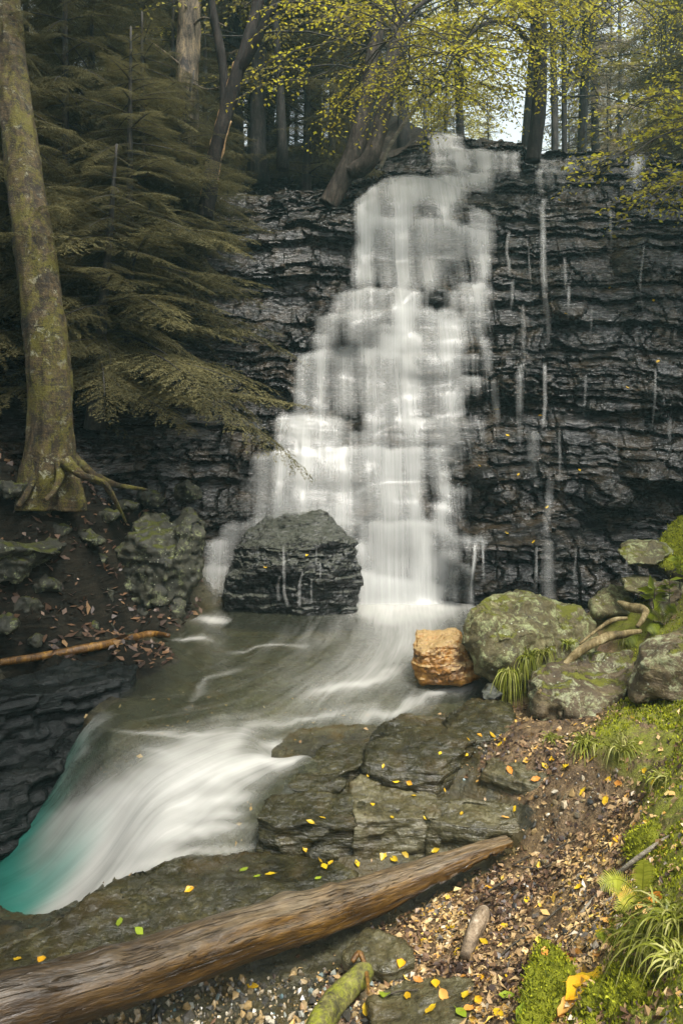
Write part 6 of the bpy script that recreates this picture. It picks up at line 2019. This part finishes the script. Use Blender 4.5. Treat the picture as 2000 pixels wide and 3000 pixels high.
tag(link('moss', mesh_data('moss', V, [np.arange(n * 4).reshape(-1, 4)], M['moss'], False, {'tone': np.repeat(rng.rand(n), 4)})), 'short bright green moss over the right bank', kind='stuff')

# ---- grass tufts, ferns and seedlings
M['grass'] = leaf_material('arching grass', (.10, .12, .012), (.26, .28, .03), .35, .5, .35, 6, c=(.42, .40, .14))


def grass_tuft(base, n, length, spread, hang, label, seed, lean=(0, 0), wid=.004):
    rng = np.random.RandomState(seed)
    base = np.asarray(base)
    acc = Acc()
    for k in range(n):
        a = rng.uniform(0, 6.28)
        d = np.array([math.cos(a) * spread + lean[0], math.sin(a) * spread + lean[1], rng.uniform(.5, 1.1)])
        d /= np.linalg.norm(d)
        L = length * rng.uniform(.5, 1.15)
        s = np.linspace(0, 1, 8)
        b = base + np.array([rng.normal(0, .02), rng.normal(0, .02), 0]) * (1 + length)
        pth = b + d[None] * (s * L)[:, None] * (1 - .25 * s)[:, None]
        pth[:, 2] -= hang * L * s ** 2.1 * rng.uniform(.6, 1.3)
        tn = np.gradient(pth, axis=0)
        sd = np.cross(tn, rng.normal(size=3))
        sd /= np.linalg.norm(sd, axis=1)[:, None] + 1e-9
        w = wid * (1 - s ** 1.5)[:, None] + .0004
        V = np.stack([pth - sd * w, pth + sd * w], 1).reshape(-1, 3)
        acc.add(V, grid_faces(8, 2), rng.rand())
    V, F = acc.arrays()
    o = place('grass_tuft', V, F, M['grass'], True, attrs={'tone': acc.attr()}, base=False)
    return tag(o, label, 'grass')


for (u_, v_, up_, n_, L_, sp_, hg_, ln_, lab) in [
        (1215, 1512, .03, 170, .36, .5, 1.25, (-.35, -.5), 'long tuft of grass hanging down between the lichen boulder and the outcrop'),
        (1175, 1545, .02, 110, .34, .45, 1.5, (-.3, -.5), 'thin grass hanging over the pool edge left of the long tuft'),
        (1250, 1500, .02, 90, .26, .5, 1.0, (-.2, -.5), 'short yellowish grass above the long hanging tuft'),
        (1345, 1712, .02, 120, .24, .6, .8, (-.1, -.4), 'arching grass tuft under the brown outcrop'),
        (1425, 1725, .02, 90, .26, .5, .8, (-.1, -.3), 'pale dry grass tuft at the foot of the overhanging rock'),
        (1270, 1700, .02, 60, .16, .6, .6, (0, -.3), 'low grass clump left of the arching tuft'),
        (1495, 2170, .02, 200, .30, .75, .75, (-.15, -.1), 'big spreading tuft of pale grass above the moss cushion'),
        (1548, 2120, .02, 130, .30, .6, .8, (-.25, 0), 'grass tuft behind the big spreading tuft at the right edge'),
        (1560, 2215, .02, 90, .24, .6, .7, (-.2, 0), 'grass tuft at the right edge beside the moss cushion'),
        (1520, 1790, .02, 60, .20, .6, .7, (-.2, -.2), 'grass tuft on top of the moss covered bank'),
        (1440, 1470, .02, 60, .18, .6, .9, (-.2, -.3), 'little grass tuft on the overhanging rock'),
        (1300, 1480, .02, 60, .16, .6, .8, (-.2, -.3), 'short grass behind the pale bare root')]:
    h = at(u_, v_)
    grass_tuft(h[0] + [0, 0, up_ * .2], n_, L_, sp_, hg_, lab, int(u_ + v_), ln_, .0035 if h[0][1] < 4 else .0045)

M['fern'] = leaf_material('pale fern', (.22, .24, .02), (.40, .42, .05), .35, .5, .3, 8)
M['seedling'] = leaf_material('green seedling leaves', (.09, .12, .008), (.24, .28, .02), .35, .5, .3, 8)


def frond(e, p0, p1, sag, width, seed, mat='fern'):
    rng = np.random.RandomState(seed)
    p0, p1 = np.asarray(p0, float), np.asarray(p1, float)
    s = np.linspace(0, 1, 26)
    pth = p0 + (p1 - p0) * s[:, None]
    pth[:, 2] += sag * np.sin(np.pi * s) * np.linalg.norm(p1 - p0)
    tn = np.gradient(pth, axis=0)
    tn /= np.linalg.norm(tn, axis=1)[:, None]
    view = np.array([0, -.75, .65])
    acc = Acc()
    add_tube(acc, pth, np.linspace(.0035, .001, 26), 5, caps=False)
    acc.A = [np.full(len(a), .3) for a in acc.V]
    for i in range(4, 26, 1):
        for sgn in (-1, 1):
            lat = np.cross(tn[i], view) * sgn
            lat /= np.linalg.norm(lat)
            d = lat * .92 + tn[i] * .35
            L = width * math.sin(math.pi * min(1, .12 + .9 * (1 - s[i]))) * rng.uniform(.85, 1.1)
            q = np.linspace(0, 1, 7)
            c = pth[i] + d[None] * (q * L)[:, None]
            c[:, 2] -= .25 * L * q ** 2
            w = (.065 * L * (1 - q ** 1.4) * (1 + .25 * (np.arange(7) % 2)) + .0008)[:, None]
            V = np.stack([c - tn[i] * w, c + tn[i] * w], 1).reshape(-1, 3)
            acc.add(V, grid_faces(7, 2), rng.rand())
    V, F = acc.arrays()
    return place('frond', V, F, M[mat], True, e, {'tone': acc.attr()})


b = at(1475, 2075)[0]
e = tree_empty('fern', b, 'pale green fern with two fronds in front of the mossy bank under the leaning stick', cat='fern')
yb = b[1] - .02
frond(e, b, P(1478, 1978, yb + .02), .06, .052, 1)
frond(e, b, P(1378, 2032, yb - .06), .22, .05, 2)
frond(e, b, P(1415, 2090, yb - .1), .2, .035, 3)
for k, (u_, v_, tips, lab) in enumerate([(1520, 1440, ((1475, 1405), (1500, 1380), (1550, 1390), (1490, 1450)), 'small ferny plant on the right bank between roots and overhanging rock'),
                                         (1410, 2180, ((1370, 2150), (1400, 2120), (1440, 2150)), 'low pale fern among fallen leaves below the leaning stick'),
                                         (1470, 1460, ((1440, 1480), (1450, 1520), (1490, 1500)), 'small fern hanging over the edge of the overhanging rock')]):
    b = at(u_, v_)[0]
    e = tree_empty('fern', b, lab, cat='fern')
    for j, tp in enumerate(tips):
        frond(e, b, P(tp[0], tp[1], b[1] - .08), .18, .03 * b[1] / 3.3, 30 + k * 5 + j, 'seedling')


def seedling(u, v, hgt, label, seed):
    rng = np.random.RandomState(seed)
    b = at(u, v)[0]
    e = tree_empty('seedling', b, label, cat='plant')
    acc = Acc()
    add_tube(acc, np.array([b, b + [.01, 0, hgt * .5], b + [.0, -.02, hgt]]), np.array([.005, .004, .002]), 5, caps=False)
    V, F = acc.arrays()
    place('stem', V, F, M['twig'], True, e)
    acc = Acc()
    n = 16
    Pv = b + np.array([0, 0, 1.0]) * (hgt * rng.uniform(.35, 1, n))[:, None]
    Pd = np.stack([rng.normal(size=n), rng.normal(size=n), rng.uniform(-.1, .5, n)], -1)
    Pd /= np.linalg.norm(Pd, axis=1)[:, None]
    V, F, tn = leaf_blades(rng, Pv, Pd, .10 * b[1] / 5.5)
    place('leaves', V, [F], M['seedling'], False, e, {'tone': tn})


seedling(1535, 1400, .26, 'leafy green seedling standing on the right bank below the thin slab', 3)
seedling(1560, 1350, .24, 'leafy green seedling at the right edge above the arching rock', 4)
seedling(1500, 1395, .16, 'low green seedling beside the yellowish bent root', 5)

# ------------------------------------------------------------------ air: thin mist of the falls between the near bank and the far wood
t = Mt('haze')
vol = t.n('VolumePrincipled')
vol.inputs['Color'].default_value = (.55, .95, .91, 1)  # mist tinted with the teal of the upper-left shadows
vol.inputs['Density'].default_value = .0024
vol.inputs['Anisotropy'].default_value = .25
t.done(None, vol.outputs[0])
bm = bmesh.new()
bmesh.ops.create_cube(bm, size=1)
me = bpy.data.meshes.new('haze')
bm.to_mesh(me)
bm.free()
me.materials.append(t.m)
hz = link('haze', me, (0, 210, 22))
hz.scale = (1400, 470, 54)
tag(hz, 'thin teal tinted mist in the air of the glen', kind='stuff')
